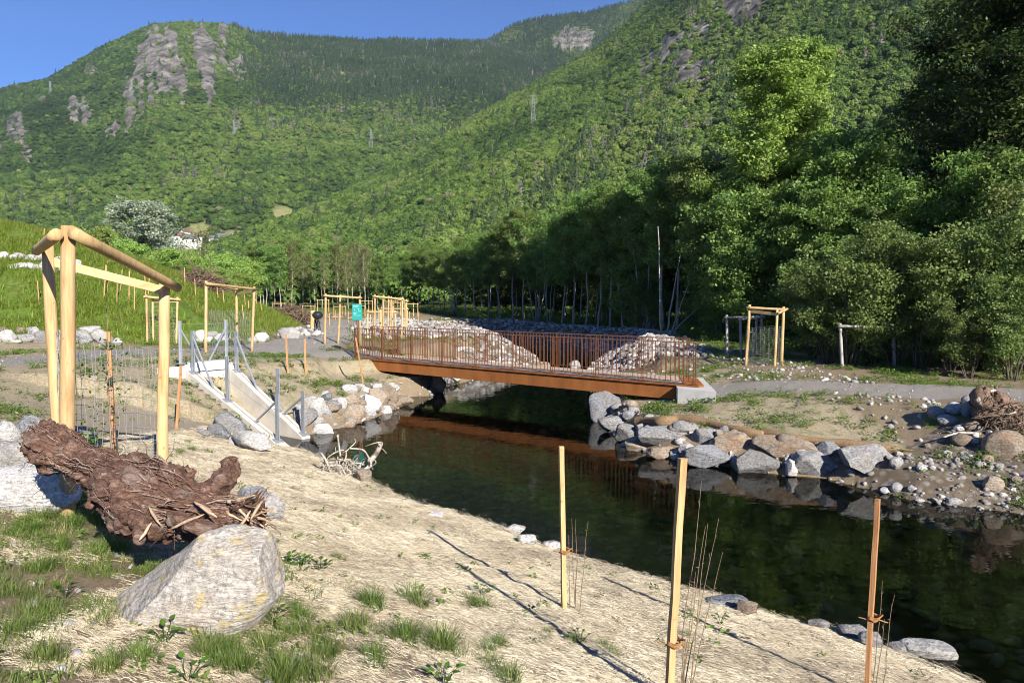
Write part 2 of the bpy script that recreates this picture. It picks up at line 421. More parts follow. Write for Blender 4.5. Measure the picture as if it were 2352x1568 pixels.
def hit(px, py, dmax=130.0):
    """world point of the ground seen at a photo pixel"""
    d = ray(px, py); Y = np.geomspace(1.5, dmax, 700)
    p = EYE + d * Y[:, None]; z = np.maximum(gzs(p[:, 0], p[:, 1]), 0.0)
    i = np.argmax(p[:, 2] < z)
    if i == 0: return EYE + d * dmax
    Y2 = np.linspace(Y[i - 1], Y[i], 12); p = EYE + d * Y2[:, None]; z = np.maximum(gzs(p[:, 0], p[:, 1]), 0.0)
    return p[np.argmax(p[:, 2] <= z + 1e-4)]

# polar grid: fine in front of the camera, coarse behind it
a_f = np.linspace(-50, 50, 860); a_b = np.linspace(50, 310, 90)[1:-1]
AZ = np.radians(np.concatenate([a_f, a_b])); RR = np.concatenate([[0.02], np.geomspace(0.5, 300, 560)])
rr, aa = np.meshgrid(RR, AZ, indexing='ij')
gx, gy = rr * np.sin(aa), rr * np.cos(aa)
gzv, GM = ground(gx.ravel(), gy.ravel())
nr, na = rr.shape
i, j = np.meshgrid(np.arange(nr - 1), np.arange(na), indexing='ij'); j2 = (j + 1) % na
GQ = np.stack([i * na + j, i * na + j2, (i + 1) * na + j2, (i + 1) * na + j], -1).reshape(-1, 4)

t = NT("ground"); co = t.co()
n_big = t.noise(0.7, 5, co, 0.6); n_mid = t.noise(5, 6, co, 0.65); n_fine = t.noise(45, 4, co, 0.7); n_vf = t.noise(140, 2, co, 0.6)
soil = t.mix(n_mid, (0.20, 0.15, 0.095), (0.36, 0.29, 0.20))
soil = t.mix(t.ramp(n_fine, [(0.35, 0.6), (0.55, 0.0)]), soil, (0.10, 0.075, 0.05))
straw_co = t.mapping(co, (5, 26, 5), (0, 0, R(28)))
sn = t.noise(1.6, 6, straw_co, 0.72, 1.6); sn2 = t.noise(34, 5, co, 0.75, 0.8)
strawc = t.ramp(sn, [(0.30, (0.150, 0.114, 0.079)), (0.43, (0.299, 0.246, 0.176)), (0.60, (0.466, 0.400, 0.286)), (0.8, (0.563, 0.502, 0.378))])
strawc = t.mix(t.ramp(sn2, [(0.33, 0.75), (0.5, 0.0)]), strawc, (0.21, 0.16, 0.10))
strawc = t.mix(t.ramp(n_big, [(0.42, 0.0), (0.62, 0.55)]), strawc, (0.36, 0.31, 0.24))
coirc = t.ramp(t.noise(26, 6, co, 0.75, 0.5), [(0.3, (0.16, 0.125, 0.08)), (0.5, (0.38, 0.315, 0.21)), (0.72, (0.56, 0.48, 0.34))])
coirc = t.mix(t.ramp(t.noise(3.2, 5, co, 0.7), [(0.52, 0.0), (0.64, 0.6)]), coirc, (0.10, 0.15, 0.035))
grassc = t.ramp(n_mid, [(0.25, (0.045, 0.085, 0.012)), (0.5, (0.10, 0.16, 0.025)), (0.8, (0.19, 0.23, 0.055))])
grassc = t.mix(t.ramp(t.noise(1.1, 5, co, 0.7), [(0.58, 0.0), (0.72, 0.55)]), grassc, (0.24, 0.20, 0.11))
pathc = t.mix(t.ramp(t.voro(28, co), [(0.05, 1.0), (0.45, 0.0)]), (0.27, 0.25, 0.225), (0.48, 0.46, 0.43))
pathc = t.mix(t.ramp(n_big, [(0.4, 0.0), (0.7, 0.6)]), pathc, (0.30, 0.26, 0.20))
vr = t.voro(7, t.mapping(co, (1, 1, 1)), out="Color"); vd = t.voro(7, co)
cobc = t.mix(t.ramp(vd, [(0.25, 0.0), (0.55, 1.0)]), t.mix(vr, (0.22, 0.20, 0.18), (0.38, 0.36, 0.33)), (0.13, 0.105, 0.075))
cobc = t.mix(t.ramp(n_mid, [(0.40, 0.0), (0.60, 0.9)]), cobc, (0.17, 0.135, 0.095))
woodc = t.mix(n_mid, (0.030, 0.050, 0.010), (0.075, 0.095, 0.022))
bedc = t.mix(t.ramp(t.voro(3.2, t.mapping(co, (1, 1, 1)), out="Distance"), [(0.15, 0.0), (0.6, 1.0)]), t.mix(t.voro(3.2, co, out="Color"), (0.30, 0.25, 0.125), (0.60, 0.52, 0.30)), (0.14, 0.12, 0.055))
bedc = t.mix(t.ramp(n_mid, [(0.4, 0.0), (0.7, 0.7)]), bedc, (0.10, 0.095, 0.035))
def soft(mask, lo=0.3, hi=0.7):
    m = t.math('ADD', t.attr(mask), t.math('MULTIPLY', t.math('SUBTRACT', n_mid, 0.5), 0.9))
    return t.ramp(m, [(lo, 0.0), (hi, 1.0)])
c = soil
c = t.mix(soft('coir'), c, coirc)
c = t.mix(soft('straw', 0.25, 0.55), c, strawc)
c = t.mix(soft('grass', 0.42, 0.75), c, grassc)
c = t.mix(soft('path', 0.3, 0.6), c, pathc)
c = t.mix(soft('cobble', 0.3, 0.6), c, cobc)
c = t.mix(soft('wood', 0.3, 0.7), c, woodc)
c = t.mix(t.attr('water'), c, bedc)
hgt = t.math('ADD', t.math('MULTIPLY', n_fine, 0.6), t.math('ADD', t.math('MULTIPLY', sn, 0.8), t.math('MULTIPLY', n_vf, 0.25)))
MAT_GROUND = t.done(t.bsdf(c, 0.95, t.bump(hgt, 0.9, 0.03), spec=0.1))
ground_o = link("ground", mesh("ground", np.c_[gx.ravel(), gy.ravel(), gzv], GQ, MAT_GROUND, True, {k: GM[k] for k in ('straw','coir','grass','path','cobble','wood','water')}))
ground_o["kind"] = "structure"

# ---------------------------------------------------------------- water
t = NT("water"); co = t.co()
wv = t.noise(1.1, 3, t.mapping(co, (1, 1.6, 1)), 0.5, 0.6); wv2 = t.noise(6.0, 2, t.mapping(co, (1, 1.4, 1)), 0.5)
nrm = t.bump(t.math('ADD', wv, t.math('MULTIPLY', wv2, 0.22)), 0.09, 0.05)
fr = t.n("Fresnel"); fr.inputs[0].default_value = 1.33; t.l(nrm, fr.inputs[1])
tr = t.n("BsdfTransparent"); tr.inputs[0].default_value = (0.80, 0.74, 0.44, 1)
gl = t.n("BsdfGlossy"); gl.inputs["Roughness"].default_value = 0.02; t.l(nrm, gl.inputs["Normal"])
mx = t.n("MixShader"); t.l(fr.outputs[0], mx.inputs[0]); t.l(tr.outputs[0], mx.inputs[1]); t.l(gl.outputs[0], mx.inputs[2])
MAT_WATER = t.done(mx.outputs[0])
wx, wy = np.meshgrid(np.linspace(-32, 26, 60), np.linspace(-8, 100, 110), indexing='ij')
d_, _ = seg_dist(wx.ravel(), wy.ravel(), SHORE, np.roll(SHORE, -1, 0)); w_ = inside(wx.ravel(), wy.ravel(), SHORE)
keep = (w_ | (d_ < 1.6)).reshape(wx.shape)
i, j = np.meshgrid(np.arange(59), np.arange(109), indexing='ij')
q = np.stack([i * 110 + j, (i + 1) * 110 + j, (i + 1) * 110 + j + 1, i * 110 + j + 1], -1).reshape(-1, 4)
q = q[keep.ravel()[q].all(1)]
used = np.unique(q); rm = np.zeros(wx.size, int); rm[used] = np.arange(len(used))
V = np.c_[wx.ravel(), wy.ravel(), np.zeros(wx.size)][used]
wo = link("water", mesh("water", V, rm[q], MAT_WATER)); wo["kind"] = "structure"

# ---------------------------------------------------------------- mountains
def interp(px, pts): 
    pts = np.array(pts, float); return np.interp(px, pts[:, 0], pts[:, 1])
SK_A = [(-1500,330),(-700,270),(-300,245),(0,222),(60,208),(130,195),(200,155),(260,120),(320,95),(370,75),(430,70),(520,73),(560,80),(600,95),(700,103),(800,108),(850,112),(900,108),(1000,112),(1120,114),(1250,150),(1500,200),(2400,260)]
SK_C = [(700,330),(900,230),(1050,150),(1120,112),(1180,75),(1240,60),(1350,48),(1440,25),(1510,0),(1620,-60),(2000,-160),(4200,-200)]
SK_B = [(-200,690),(250,660),(560,560),(700,500),(850,430),(960,365),(1030,310),(1100,275),(1250,190),(1380,120),(1480,28),(1560,-45),(1700,-170),(1900,-300),(2400,-500),(3200,-650),(5000,-600)]
def mountain_h(u, Y):
    px = u * FPX + CX; X = u * Y
    def layer(sk, R_, F_, noise_amp, seed):
        Sx = (HOR - interp(px, sk)) / FPX
        m = np.maximum(Sx, 0) * R_ / (R_ - F_)
        e = np.where(Y < R_, m * (Y - F_) / np.maximum(Y, 1), Sx - (Y - R_) / R_ * 0.7)
        t_ = np.clip((Y - F_) / (R_ - F_), 0, 1)
        e = e * (0.86 + 0.14 * t_) if True else e
        h = e * Y
        g = 1 - np.abs(fbm(P2(u * 9.0, Y / 900.0), 4, seed)) * 2.0           # ridges running down the slope
        g2 = fbm(P2(X / 160, Y / 160), 4, seed + 7)
        return h + noise_amp * (g * 0.9 + g2) * np.sqrt(np.clip(t_, 0, 1)) * (1 - t_ ** 6) * (t_ > 0)
    RA_ = interp(px, [(-700, 2000), (0, 2100), (430, 2300), (900, 2700), (1300, 2900)])
    hA = layer(SK_A, RA_, 750.0 + 0 * px, 38, 31)
    hC = layer(SK_C, 3100.0 + 0 * px, 1500.0 + 0 * px, 40, 41)
    RB_ = interp(px, [(250, 520), (560, 650), (960, 950), (1300, 1250), (1480, 1350), (2400, 1150)])
    FB_ = interp(px, [(250, 380), (900, 340), (1400, 270), (2400, 230)])
    hB = layer(SK_B, RB_, FB_, 16, 51)
    h = np.maximum(np.maximum(hA, hC), hB)
    base = 1.8 + 0 * h
    return np.maximum(h + 3.65, base), (hB > np.maximum(hA, hC)), (hC > np.maximum(hA, hB))

def rock_mask(u, Y, h):
    """bare cliffs, as (px, py) of their place on the slope, sizes and strength"""
    px = u * FPX + CX; py = HOR - (h - EYE[2]) / Y * FPX
    m = np.zeros(px.shape)
    X = u * Y
    nn = fbm(P2(px / 45, py / 60), 4, 77); nv = fbm(P2(px / 10, py / 60), 3, 78); nw = fbm(P2(px / 6, py / 12), 2, 79)
    for cx, cy, w, hh, s in [(375,150,42,72,1.0),(405,200,40,62,1.0),(478,135,24,60,1.0),(492,195,18,62,1.0),(525,130,12,48,0.9),(345,170,18,50,0.8),(560,170,26,34,0.65),
            (62,308,30,34,0.9),(205,262,24,30,0.9),(272,312,18,30,0.9),(318,260,22,52,0.9),(75,358,16,20,0.9),(310,310,18,28,0.6),(228,175,16,16,0.6),(120,240,14,14,.5),(20,340,24,20,.6),
            (550,300,26,18,0.9),(660,285,26,10,0.7),(1310,105,40,24,0.9),(1225,175,26,20,0.6),
            (1600,90,60,26,0.85),(1560,165,46,40,1.0),(1590,180,42,36,1.0),(1640,45,34,30,0.9),(1690,40,44,44,1.0),(1480,170,24,40,0.7),(1545,110,30,16,.8),(1660,100,18,40,.7),(1625,60,16,50,.7),(1510,140,16,14,.7),(1715,95,24,24,.6)]:
        q = ((px - cx) / w) ** 2 + ((py - cy) / hh) ** 2
        m = np.maximum(m, s * (1 - sstep(0.5, 1.25, 1.08 * q + 1.3 * nn + 1.7 * nv + 1.1 * nw)))
    return m

MU = np.linspace(-1.25, 1.35, 620); MY = np.geomspace(200, 3700, 420)
mY, mU = np.meshgrid(MY, MU, indexing='ij')
mh, mB, mC = mountain_h(mU, mY)
mrock = rock_mask(mU, mY, mh)
mh = mh + mrock * (9 + 9 * fbm(P2(mU * 260, mY / 45.0), 4, 91)) * np.clip(mY / 1800, 0.3, 1.2)
mh = np.where(mY < 240, 1.2, mh)
def mfind(px, py, Ymin=240):
    """point of the mountain seen at a photo pixel"""
    u = (px - CX) / FPX * 1.0
    Y = np.geomspace(Ymin, 3300, 1500); h, _, _ = mountain_h(np.full(Y.shape, u), Y)
    e = HOR - (h - EYE[2]) / Y * FPX
    k = np.argmax(e <= py)
    return np.array([u * Y[k], Y[k], h[k]])
MEADOWS = []
for px, py, w_, l_ in [(668, 500, 26, 30), (515, 560, 16, 50), (800, 182, 22, 25), (425, 563, 26, 60)]:
    p = mfind(px, py); MEADOWS.append((p, w_, l_))
def meadow_mask(X, Y):
    m = np.zeros(X.shape)
    nn = fbm(P2(X / 9, Y / 9), 3, 15)
    for p, w_, l_ in MEADOWS: m = np.maximum(m, 1 - sstep(0.7, 1.2, np.sqrt(((X - p[0]) / w_) ** 2 + ((Y - p[1]) / l_) ** 2) + 0.3 * nn))
    return m
t = NT("mountain"); co = t.co(); 
nr_ = t.noise(0.03, 8, t.mapping(co, (1, 1, 0.35)), 0.72); nr2 = t.noise(0.18, 4, t.mapping(co, (1, 1, 0.25)), 0.7)
rk = t.ramp(nr_, [(0.36, (0.035, 0.033, 0.031)), (0.47, (0.12, 0.11, 0.10)), (0.58, (0.24, 0.22, 0.20)), (0.72, (0.42, 0.395, 0.36))])
rk = t.mix(t.ramp(nr2, [(0.36, 0.7), (0.5, 0.0)]), rk, (0.10, 0.09, 0.08))
fl = t.mix(t.noise(0.05, 5, co, 0.6), (0.035, 0.060, 0.014), (0.085, 0.120, 0.030))
md_ = t.mix(t.noise(0.12, 4, co, 0.6), (0.16, 0.20, 0.05), (0.34, 0.30, 0.17))
c = t.mix(t.ramp(t.attr('rock'), [(0.2, 0.0), (0.55, 1.0)]), fl, rk)
c = t.mix(t.attr('meadow'), c, md_)
MAT_MTN = t.done(t.bsdf(c, 0.95, t.bump(t.math('ADD', nr_, nr2), 0.8, 6.0), spec=0.1))
nr, na = mh.shape
i, j = np.meshgrid(np.arange(nr - 1), np.arange(na - 1), indexing='ij')
MQ = np.stack([i * na + j, i * na + j + 1, (i + 1) * na + j + 1, (i + 1) * na + j], -1).reshape(-1, 4)
mo = link("mountains", mesh("mountains", np.c_[(mU * mY).ravel(), mY.ravel(), mh.ravel()], MQ, MAT_MTN, True, dict(rock=mrock.ravel(), meadow=meadow_mask(mU * mY, mY).ravel())))
mo["kind"] = "structure"

# ---------------------------------------------------------------- scattering of uncountable stuff
def scatter(name, protos, pts, rot, scl, idx, tint=None, label=None):
    pts = np.asarray(pts, np.float32); n = len(pts)
    col = bpy.data.collections.new(name + "_kinds")
    for k, me in enumerate(protos):
        col.objects.link(bpy.data.objects.new("%s_kind_%02d" % (name, k), me))
    me = bpy.data.meshes.new(name); me.vertices.add(n); me.vertices.foreach_set("co", pts.ravel())
    def at(nm, typ, val, key):
        a = me.attributes.new(nm, typ, 'POINT'); a.data.foreach_set(key, np.ascontiguousarray(val).ravel())
    scl = np.asarray(scl, np.float32)
    if scl.ndim == 1: scl = np.repeat(scl[:, None], 3, 1)
    at("i_rot", 'FLOAT_VECTOR', np.asarray(rot, np.float32), "vector"); at("i_scl", 'FLOAT_VECTOR', scl, "vector")
    at("i_kind", 'INT', np.asarray(idx, np.int32), "value")
    at("tint", 'FLOAT', np.asarray(tint if tint is not None else np.random.rand(n), np.float32), "value")
    o = link(name, me); o["kind"] = "stuff"
    ng = bpy.data.node_groups.new(name, 'GeometryNodeTree')
    ng.interface.new_socket("Geometry", in_out='INPUT', socket_type='NodeSocketGeometry')
    ng.interface.new_socket("Geometry", in_out='OUTPUT', socket_type='NodeSocketGeometry')
    N = ng.nodes; gi = N.new("NodeGroupInput"); go = N.new("NodeGroupOutput")
    ci = N.new("GeometryNodeCollectionInfo"); ci.inputs[0].default_value = col; ci.inputs[1].default_value = True; ci.inputs[2].default_value = True
    ip = N.new("GeometryNodeInstanceOnPoints"); ip.inputs["Pick Instance"].default_value = True
    def named(nm, typ):
        x = N.new("GeometryNodeInputNamedAttribute"); x.data_type = typ; x.inputs[0].default_value = nm; return x.outputs[0]
    L = ng.links.new
    L(gi.outputs[0], ip.inputs["Points"]); L(ci.outputs[0], ip.inputs["Instance"])
    L(named("i_kind", 'INT'), ip.inputs["Instance Index"]); L(named("i_rot", 'FLOAT_VECTOR'), ip.inputs["Rotation"]); L(named("i_scl", 'FLOAT_VECTOR'), ip.inputs["Scale"])
    L(ip.outputs[0], go.inputs[0])
    md = o.modifiers.new("scatter", 'NODES'); md.node_group = ng
    if label: o["label"] = label
    return o

def leaf_quads(C, Nrm, size, rng, aspect=0.6):
    """diamond leaves at C facing Nrm"""
    n = len(C); a = rng.normal(size=(n, 3)); Nn = Nrm / (np.linalg.norm(Nrm, axis=1, keepdims=True) + 1e-9)
    u = np.cross(Nn, a); u /= np.linalg.norm(u, axis=1, keepdims=True) + 1e-9; v = np.cross(Nn, u)
    s = np.broadcast_to(np.asarray(size, float), (n,))[:, None] * 0.5
    V = np.stack([C - u * s, C - v * s * aspect, C + u * s, C + v * s * aspect], 1).reshape(-1, 3)
    return V, np.arange(4 * n).reshape(-1, 4)

def canopy_leaf_mat(name, stops, trans=0.2):
    t = NT(name); tn = t.attr('tint', 'INSTANCER'); tone = t.attr('tone')
    c = t.ramp(tn, stops)
    c = t.hsv(c, 0.5, 1.0, t.math('ADD', t.math('MULTIPLY', tone, 0.9), 0.55))
    b = t.bsdf(c, 0.6, spec=0.15); tr = t.n("BsdfTranslucent"); t.l(c, tr.inputs[0])
    mx = t.n("MixShader"); mx.inputs[0].default_value = trans; t.l(b, mx.inputs[1]); t.l(tr.outputs[0], mx.inputs[2])
    return t.done(mx.outputs[0])
M_CANOPY = canopy_leaf_mat("canopy_leaves", [(0.0, (0.034, 0.064, 0.021)), (0.35, (0.079, 0.138, 0.033)), (0.6, (0.129, 0.202, 0.043)), (0.85, (0.181, 0.249, 0.058)), (1.0, (0.185, 0.176, 0.103))])
M_NEEDLE = canopy_leaf_mat("needles", [(0.0, (0.023, 0.044, 0.025)), (0.8, (0.057, 0.092, 0.038)), (1.0, (0.196, 0.172, 0.164))], 0.05)

def far_crown(seed, n=420, leaf=0.22):
    rng = np.random.default_rng(seed)
    lob = rng.normal(size=(9, 3)); lob /= np.linalg.norm(lob, axis=1, keepdims=True); lob[:, 2] = np.abs(lob[:, 2]) * 0.8
    lc = np.concatenate([lob * 0.58, [[0, 0, 0.25]]]); lr = np.concatenate([rng.uniform(0.34, 0.5, 9), [0.6]])
    k = rng.integers(0, 10, n); d = rng.normal(size=(n, 3)); d /= np.linalg.norm(d, axis=1, keepdims=True)
    d[:, 2] = np.where(d[:, 2] < -0.3, -d[:, 2], d[:, 2])
    C = lc[k] + d * lr[k][:, None] * rng.uniform(0.8, 1.05, n)[:, None]
    V, F = leaf_quads(C, d + rng.normal(size=(n, 3)) * 0.45, rng.uniform(0.7, 1.4, n) * leaf, rng, 0.75)
    tone = np.repeat(np.clip(rng.uniform(0.2, 0.8, 10)[k] + rng.normal(size=n) * 0.12, 0, 1), 4)
    return mesh("far_crown", V * (1, 1, 0.9), F, M_CANOPY, False, dict(tone=tone))

def far_conifer(seed, n=260):
    rng = np.random.default_rng(seed)
    h = rng.uniform(0, 1, n) ** 1.3; a = rng.uniform(0, 2 * math.pi, n); r = (1 - h) * 0.24 * rng.uniform(0.7, 1.1, n) + 0.01
    C = np.stack([np.cos(a) * r, np.sin(a) * r, h], 1)
    Nn = np.stack([np.cos(a), np.sin(a), 0.7 + 0 * a], 1) + rng.normal(size=(n, 3)) * 0.35
    V, F = leaf_quads(C, Nn, rng.uniform(0.07, 0.13, n) * (1.2 - 0.7 * h), rng, 0.7)
    return mesh("far_conifer", V, F, M_NEEDLE, False, dict(tone=np.repeat(rng.uniform(0.2, 0.8, n), 4)))

rng = np.random.default_rng(4)
protos = [far_crown(k) for k in range(6)] + [far_conifer(20 + k) for k in range(3)]
FP, FS, FI, FT = [], [], [], []
def far_trees(N, Y0, Y1, umin, umax, rad, which):
    Y = np.sqrt(rng.uniform(Y0 ** 2, Y1 ** 2, N)); u = rng.uniform(umin, umax, N)
    h, b, cc = mountain_h(u, Y)
    h2, _, _ = mountain_h(u, Y * 1.012)
    e0 = (h - EYE[2]) / Y; e1 = (h2 - EYE[2]) / (Y * 1.012)
    X = u * Y; px = u * FPX + CX; py = HOR - e0 * FPX
    rk_ = rock_mask(u, Y, h); md_ = meadow_mask(X, Y)
    ok = (e1 > e0 - 0.02) & (rk_ < rng.uniform(0.15, 0.85 if which == 'B' else 1.25, N)) & (md_ < 0.4) & (py > -160) & (h > 2.0 if which != 'floor' else True)
    if which == 'B': ok &= b
    if which == 'A': ok &= ~b
    patch = fbm(P2(X / 120, Y / 120), 3, 61); patch2 = fbm(P2(X / 30, Y / 30), 2, 62)
    band = sstep(330, 190, py + 60 * patch) * sstep(560, 680, px + 80 * patch2) if which == 'A' else sstep(60, -40, py) * 0.6
    con = rng.uniform(0, 1, N) < np.where(cc, 0.7 - 0.5 * sstep(0.0, 0.4, patch), np.clip(band * (0.75 + 0.9 * patch2) + 0.015 + 0.12 * sstep(0.25, 0.6, patch), 0, 0.95))
    r_ = rad * rng.uniform(0.65, 1.35, N)
    tint = np.clip(0.48 + 0.42 * patch + 0.28 * patch2 + rng.normal(size=N) * 0.14, 0, 0.93)
    tint = np.where(rng.uniform(0, 1, N) < 0.018, 1.0, tint)
    # left end of the far mountain is darker evergreen oak
    if which == 'A': tint = np.clip(tint - 0.30 * sstep(420, 150, px + 0.35 * (py - 250)) * sstep(470, 330, py), 0, 1)
    idx = np.where(con, rng.integers(6, 9, N), rng.integers(0, 6, N))
    sc = np.where(con[:, None], np.stack([r_ * 3.4] * 3, 1), np.stack([r_, r_, r_ * rng.uniform(0.9, 1.5, N)], 1))
    z = h + np.where(con, -0.5, r_ * 0.35)
    FP.append(np.stack([X, Y, z], 1)[ok]); FS.append(sc[ok]); FI.append(idx[ok]); FT.append(tint[ok])
far_trees(150000, 700, 3150, -0.80, 0.32, 4.9, 'A')
far_trees(78000, 250, 1380, -0.50, 0.80, 3.4, 'B')
far_trees(6500, 135, 760, -0.78, 0.5, 3.6, 'floor')
FP, FS, FI, FT = map(np.concatenate, (FP, FS, FI, FT))
rot = np.zeros_like(FP); rot[:, 2] = rng.uniform(0, 6.28, len(FP)); rot[:, :2] = rng.normal(size=(len(FP), 2)) * 0.06
mf = scatter("mountain_forest", protos, FP, rot, FS, FI, FT, "far forest of countless crowns covering the mountain slopes")
# ---------------------------------------------------------------- trees
M_BARK_PALE = bark_mat("bark_pale", (0.22, 0.20, 0.16), (0.50, 0.47, 0.41))
M_BARK = bark_mat("bark_brown", (0.055, 0.045, 0.032), (0.14, 0.115, 0.085))
M_LEAF_MID = leaf_mat("leaves_mid_green", (0.065, 0.110, 0.033), (0.142, 0.229, 0.052), (0.249, 0.348, 0.093))
M_LEAF_FRESH = leaf_mat("leaves_fresh_green", (0.107, 0.174, 0.039), (0.227, 0.329, 0.072), (0.389, 0.494, 0.149), 0.4)
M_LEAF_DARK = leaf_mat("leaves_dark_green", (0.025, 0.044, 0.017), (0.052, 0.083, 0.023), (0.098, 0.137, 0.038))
M_LEAF_OLIVE = leaf_mat("leaves_olive_green", (0.085, 0.122, 0.034), (0.152, 0.207, 0.059), (0.244, 0.305, 0.098))
M_LEAF_SILVER = leaf_mat("leaves_silver", (0.10, 0.13, 0.08), (0.25, 0.30, 0.20), (0.50, 0.54, 0.44), 0.3)
M_LEAF_DULL = leaf_mat("leaves_brownish", (0.12, 0.125, 0.045), (0.18, 0.19, 0.07), (0.25, 0.25, 0.10))

def path3(p0, p1, rng, n=6, wig=0.06, bow=(0, 0, 0)):
    p0, p1 = np.asarray(p0, float), np.asarray(p1, float); L = np.linalg.norm(p1 - p0)
    t = np.linspace(0, 1, n)[:, None]
    q = p0 + (p1 - p0) * t + np.asarray(bow, float) * (4 * t * (1 - t))
    w = rng.normal(size=(n, 3)) * wig * L / n; w = np.cumsum(w, 0); w -= w[:1]; w -= t * w[-1:] * 0.5
    return q + w

def make_tree(seed, H, tr, base, width, nbr, leaf=0.16, per=70, stems=1, spread=0.6, shape='round', up=0.5, cl=0.55, leafmat=None, barkmat=None, sub=3, lean=(0, 0), upper_only=None, tip_light=0.35, cfrac=1.0):
    """returns (trunk mesh, crown mesh) of one tree standing at the origin"""
    rng = np.random.default_rng(seed); g = G(); C, CR, CT = [], [], []
    for s_ in range(stems):
        a = 6.283 * s_ / stems + rng.uniform(-0.5, 0.5); off = spread * (stems > 1) * rng.uniform(0.5, 1.0)
        hs = H * (1.0 if s_ == 0 else rng.uniform(0.72, 0.95))
        p0 = (0.12 * math.cos(a) * (stems > 1), 0.12 * math.sin(a) * (stems > 1), -0.15)
        p1 = (math.cos(a) * off * hs * 0.22 + lean[0] * H, math.sin(a) * off * hs * 0.22 + lean[1] * H, hs)
        st = path3(p0, p1, rng, 9, 0.10); r0 = tr / math.sqrt(stems)
        g.tube(st, r0 * (1 - 0.9 * np.linspace(0, 1, 9) ** 0.9) * np.array([1.25] + [1] * 8), 7)
        nb = max(3, int(nbr / stems))
        for b in range(nb):
            t = base + (0.98 - base) * ((b + rng.uniform(0, 1)) / nb)
            f = (t - base) / (1 - base)
            if shape == 'round': wd = math.sqrt(max(0.05, 1 - (2 * f - 0.85) ** 2 * 0.85))
            elif shape == 'cone': wd = 1.05 - 0.85 * f
            elif shape == 'spire': wd = (0.75 + 0.45 * math.sin(min(1, f * 2.2) * 2.2)) * (1 - 0.75 * max(0, f - 0.35)) * rng.uniform(0.75, 1.15)
            elif shape == 'wild': wd = rng.uniform(0.35, 1.25) * (1.1 - 0.5 * f)
            elif shape == 'column': wd = 0.75 + 0.3 * math.sin(f * 3.1)
            elif shape == 'top': wd = 0.35 + 0.8 * math.sin(min(1, f * 1.25) * 2.6)
            else: wd = 1.0 - 0.4 * f
            k = t * 8; k0 = min(7, int(k)); pb = st[k0] + (st[k0 + 1] - st[k0]) * (k - k0)
            az = b * 2.4 + rng.uniform(-0.5, 0.5); L = width * wd * rng.uniform(0.7, 1.15) * 0.5
            ell = up * rng.uniform(0.5, 1.3)
            e = pb + np.array([math.cos(az) * math.cos(ell), math.sin(az) * math.cos(ell), math.sin(ell)]) * L
            br = path3(pb, e, rng, 5, 0.12, (0, 0, 0.08 * L)); rb = max(0.010, r0 * 0.38 * (1 - 0.75 * t))
            g.tube(br, rb * (1 - 0.8 * np.linspace(0, 1, 5)), 5, False)
            tips = [br[-1], br[3]] if L > 0.8 else [br[-1]]
            for q in range(sub):
                m = rng.integers(1, 5); d = rng.normal(size=3); d[2] = abs(d[2]) * 0.5; d += (e - pb) / (L + 1e-6); d /= np.linalg.norm(d)
                te = br[m] + d * L * rng.uniform(0.25, 0.5)
                g.tube(path3(br[m], te, rng, 3, 0.1), [rb * 0.4, rb * 0.3, rb * 0.12], 4, False); tips.append(te)
            for q in tips:
                C.append(q); CR.append(cl * rng.uniform(0.6, 1.25)); CT.append(rng.uniform(0.25, 0.75))
        C.append(st[-1]); CR.append(cl * 0.8); CT.append(0.8)
    C, CR, CT = np.array(C), np.array(CR), np.array(CT)
    if cfrac < 1: k = rng.uniform(0, 1, len(C)) < cfrac; C, CR, CT = C[k], CR[k], CT[k]
    n = per * len(C); ci = np.repeat(np.arange(len(C)), per)
    d = rng.normal(size=(n, 3)); d /= np.linalg.norm(d, axis=1, keepdims=True); rad = rng.uniform(0, 1, n) ** 0.45
    P = C[ci] + d * (rad * CR[ci])[:, None] * (1.15, 1.15, 0.7)
    nm = rng.normal(size=(n, 3)) + d * 0.5 + (0, 0, 0.7)
    V, F = leaf_quads(P, nm, leaf * rng.uniform(0.6, 1.3, n), rng, 0.62)
    tone = np.clip(CT[ci] + rng.normal(size=n) * 0.16, 0, 1)
    crown = mesh("crown", V, F, leafmat, False, dict(tone=np.repeat(tone, 4)))
    return g.me("trunk", barkmat, True), crown

KINDS = {}
def kind(key, n, **kw):
    seeds = [hash_(key) + k * 7 for k in range(n)]
    KINDS[key] = [make_tree(s, **kw) for s in seeds]
def hash_(s): return sum((i + 1) * ord(c) for i, c in enumerate(s)) % 9973
kind('wood', 5, H=11.0, tr=0.11, base=0.40, width=3.8, nbr=30, per=105, leaf=0.17, stems=1, shape='top', up=0.75, cl=0.62, leafmat=M_LEAF_MID, barkmat=M_BARK_PALE)
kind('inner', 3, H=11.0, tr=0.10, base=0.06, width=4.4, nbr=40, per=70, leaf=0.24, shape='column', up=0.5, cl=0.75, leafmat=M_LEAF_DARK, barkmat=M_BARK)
kind('multi', 3, H=11.0, tr=0.16, base=0.42, width=3.6, nbr=36, per=95, leaf=0.17, stems=4, spread=0.9, shape='top', up=0.8, cl=0.62, leafmat=M_LEAF_MID, barkmat=M_BARK_PALE)
kind('tall', 2, H=17.0, tr=0.26, base=0.12, width=4.7, nbr=84, per=120, leaf=0.19, shape='spire', up=0.45, cl=0.62, leafmat=M_LEAF_FRESH, barkmat=M_BARK, sub=4)
kind('dark', 3, H=18.0, tr=0.34, base=0.16, width=10.0, nbr=58, per=130, leaf=0.21, shape='round', up=0.4, cl=0.85, leafmat=M_LEAF_DARK, barkmat=M_BARK, sub=4)
kind('understory', 3, H=8.0, tr=0.09, base=0.12, width=4.4, nbr=34, per=90, leaf=0.16, stems=2, shape='round', up=0.6, cl=0.55, leafmat=M_LEAF_MID, barkmat=M_BARK)
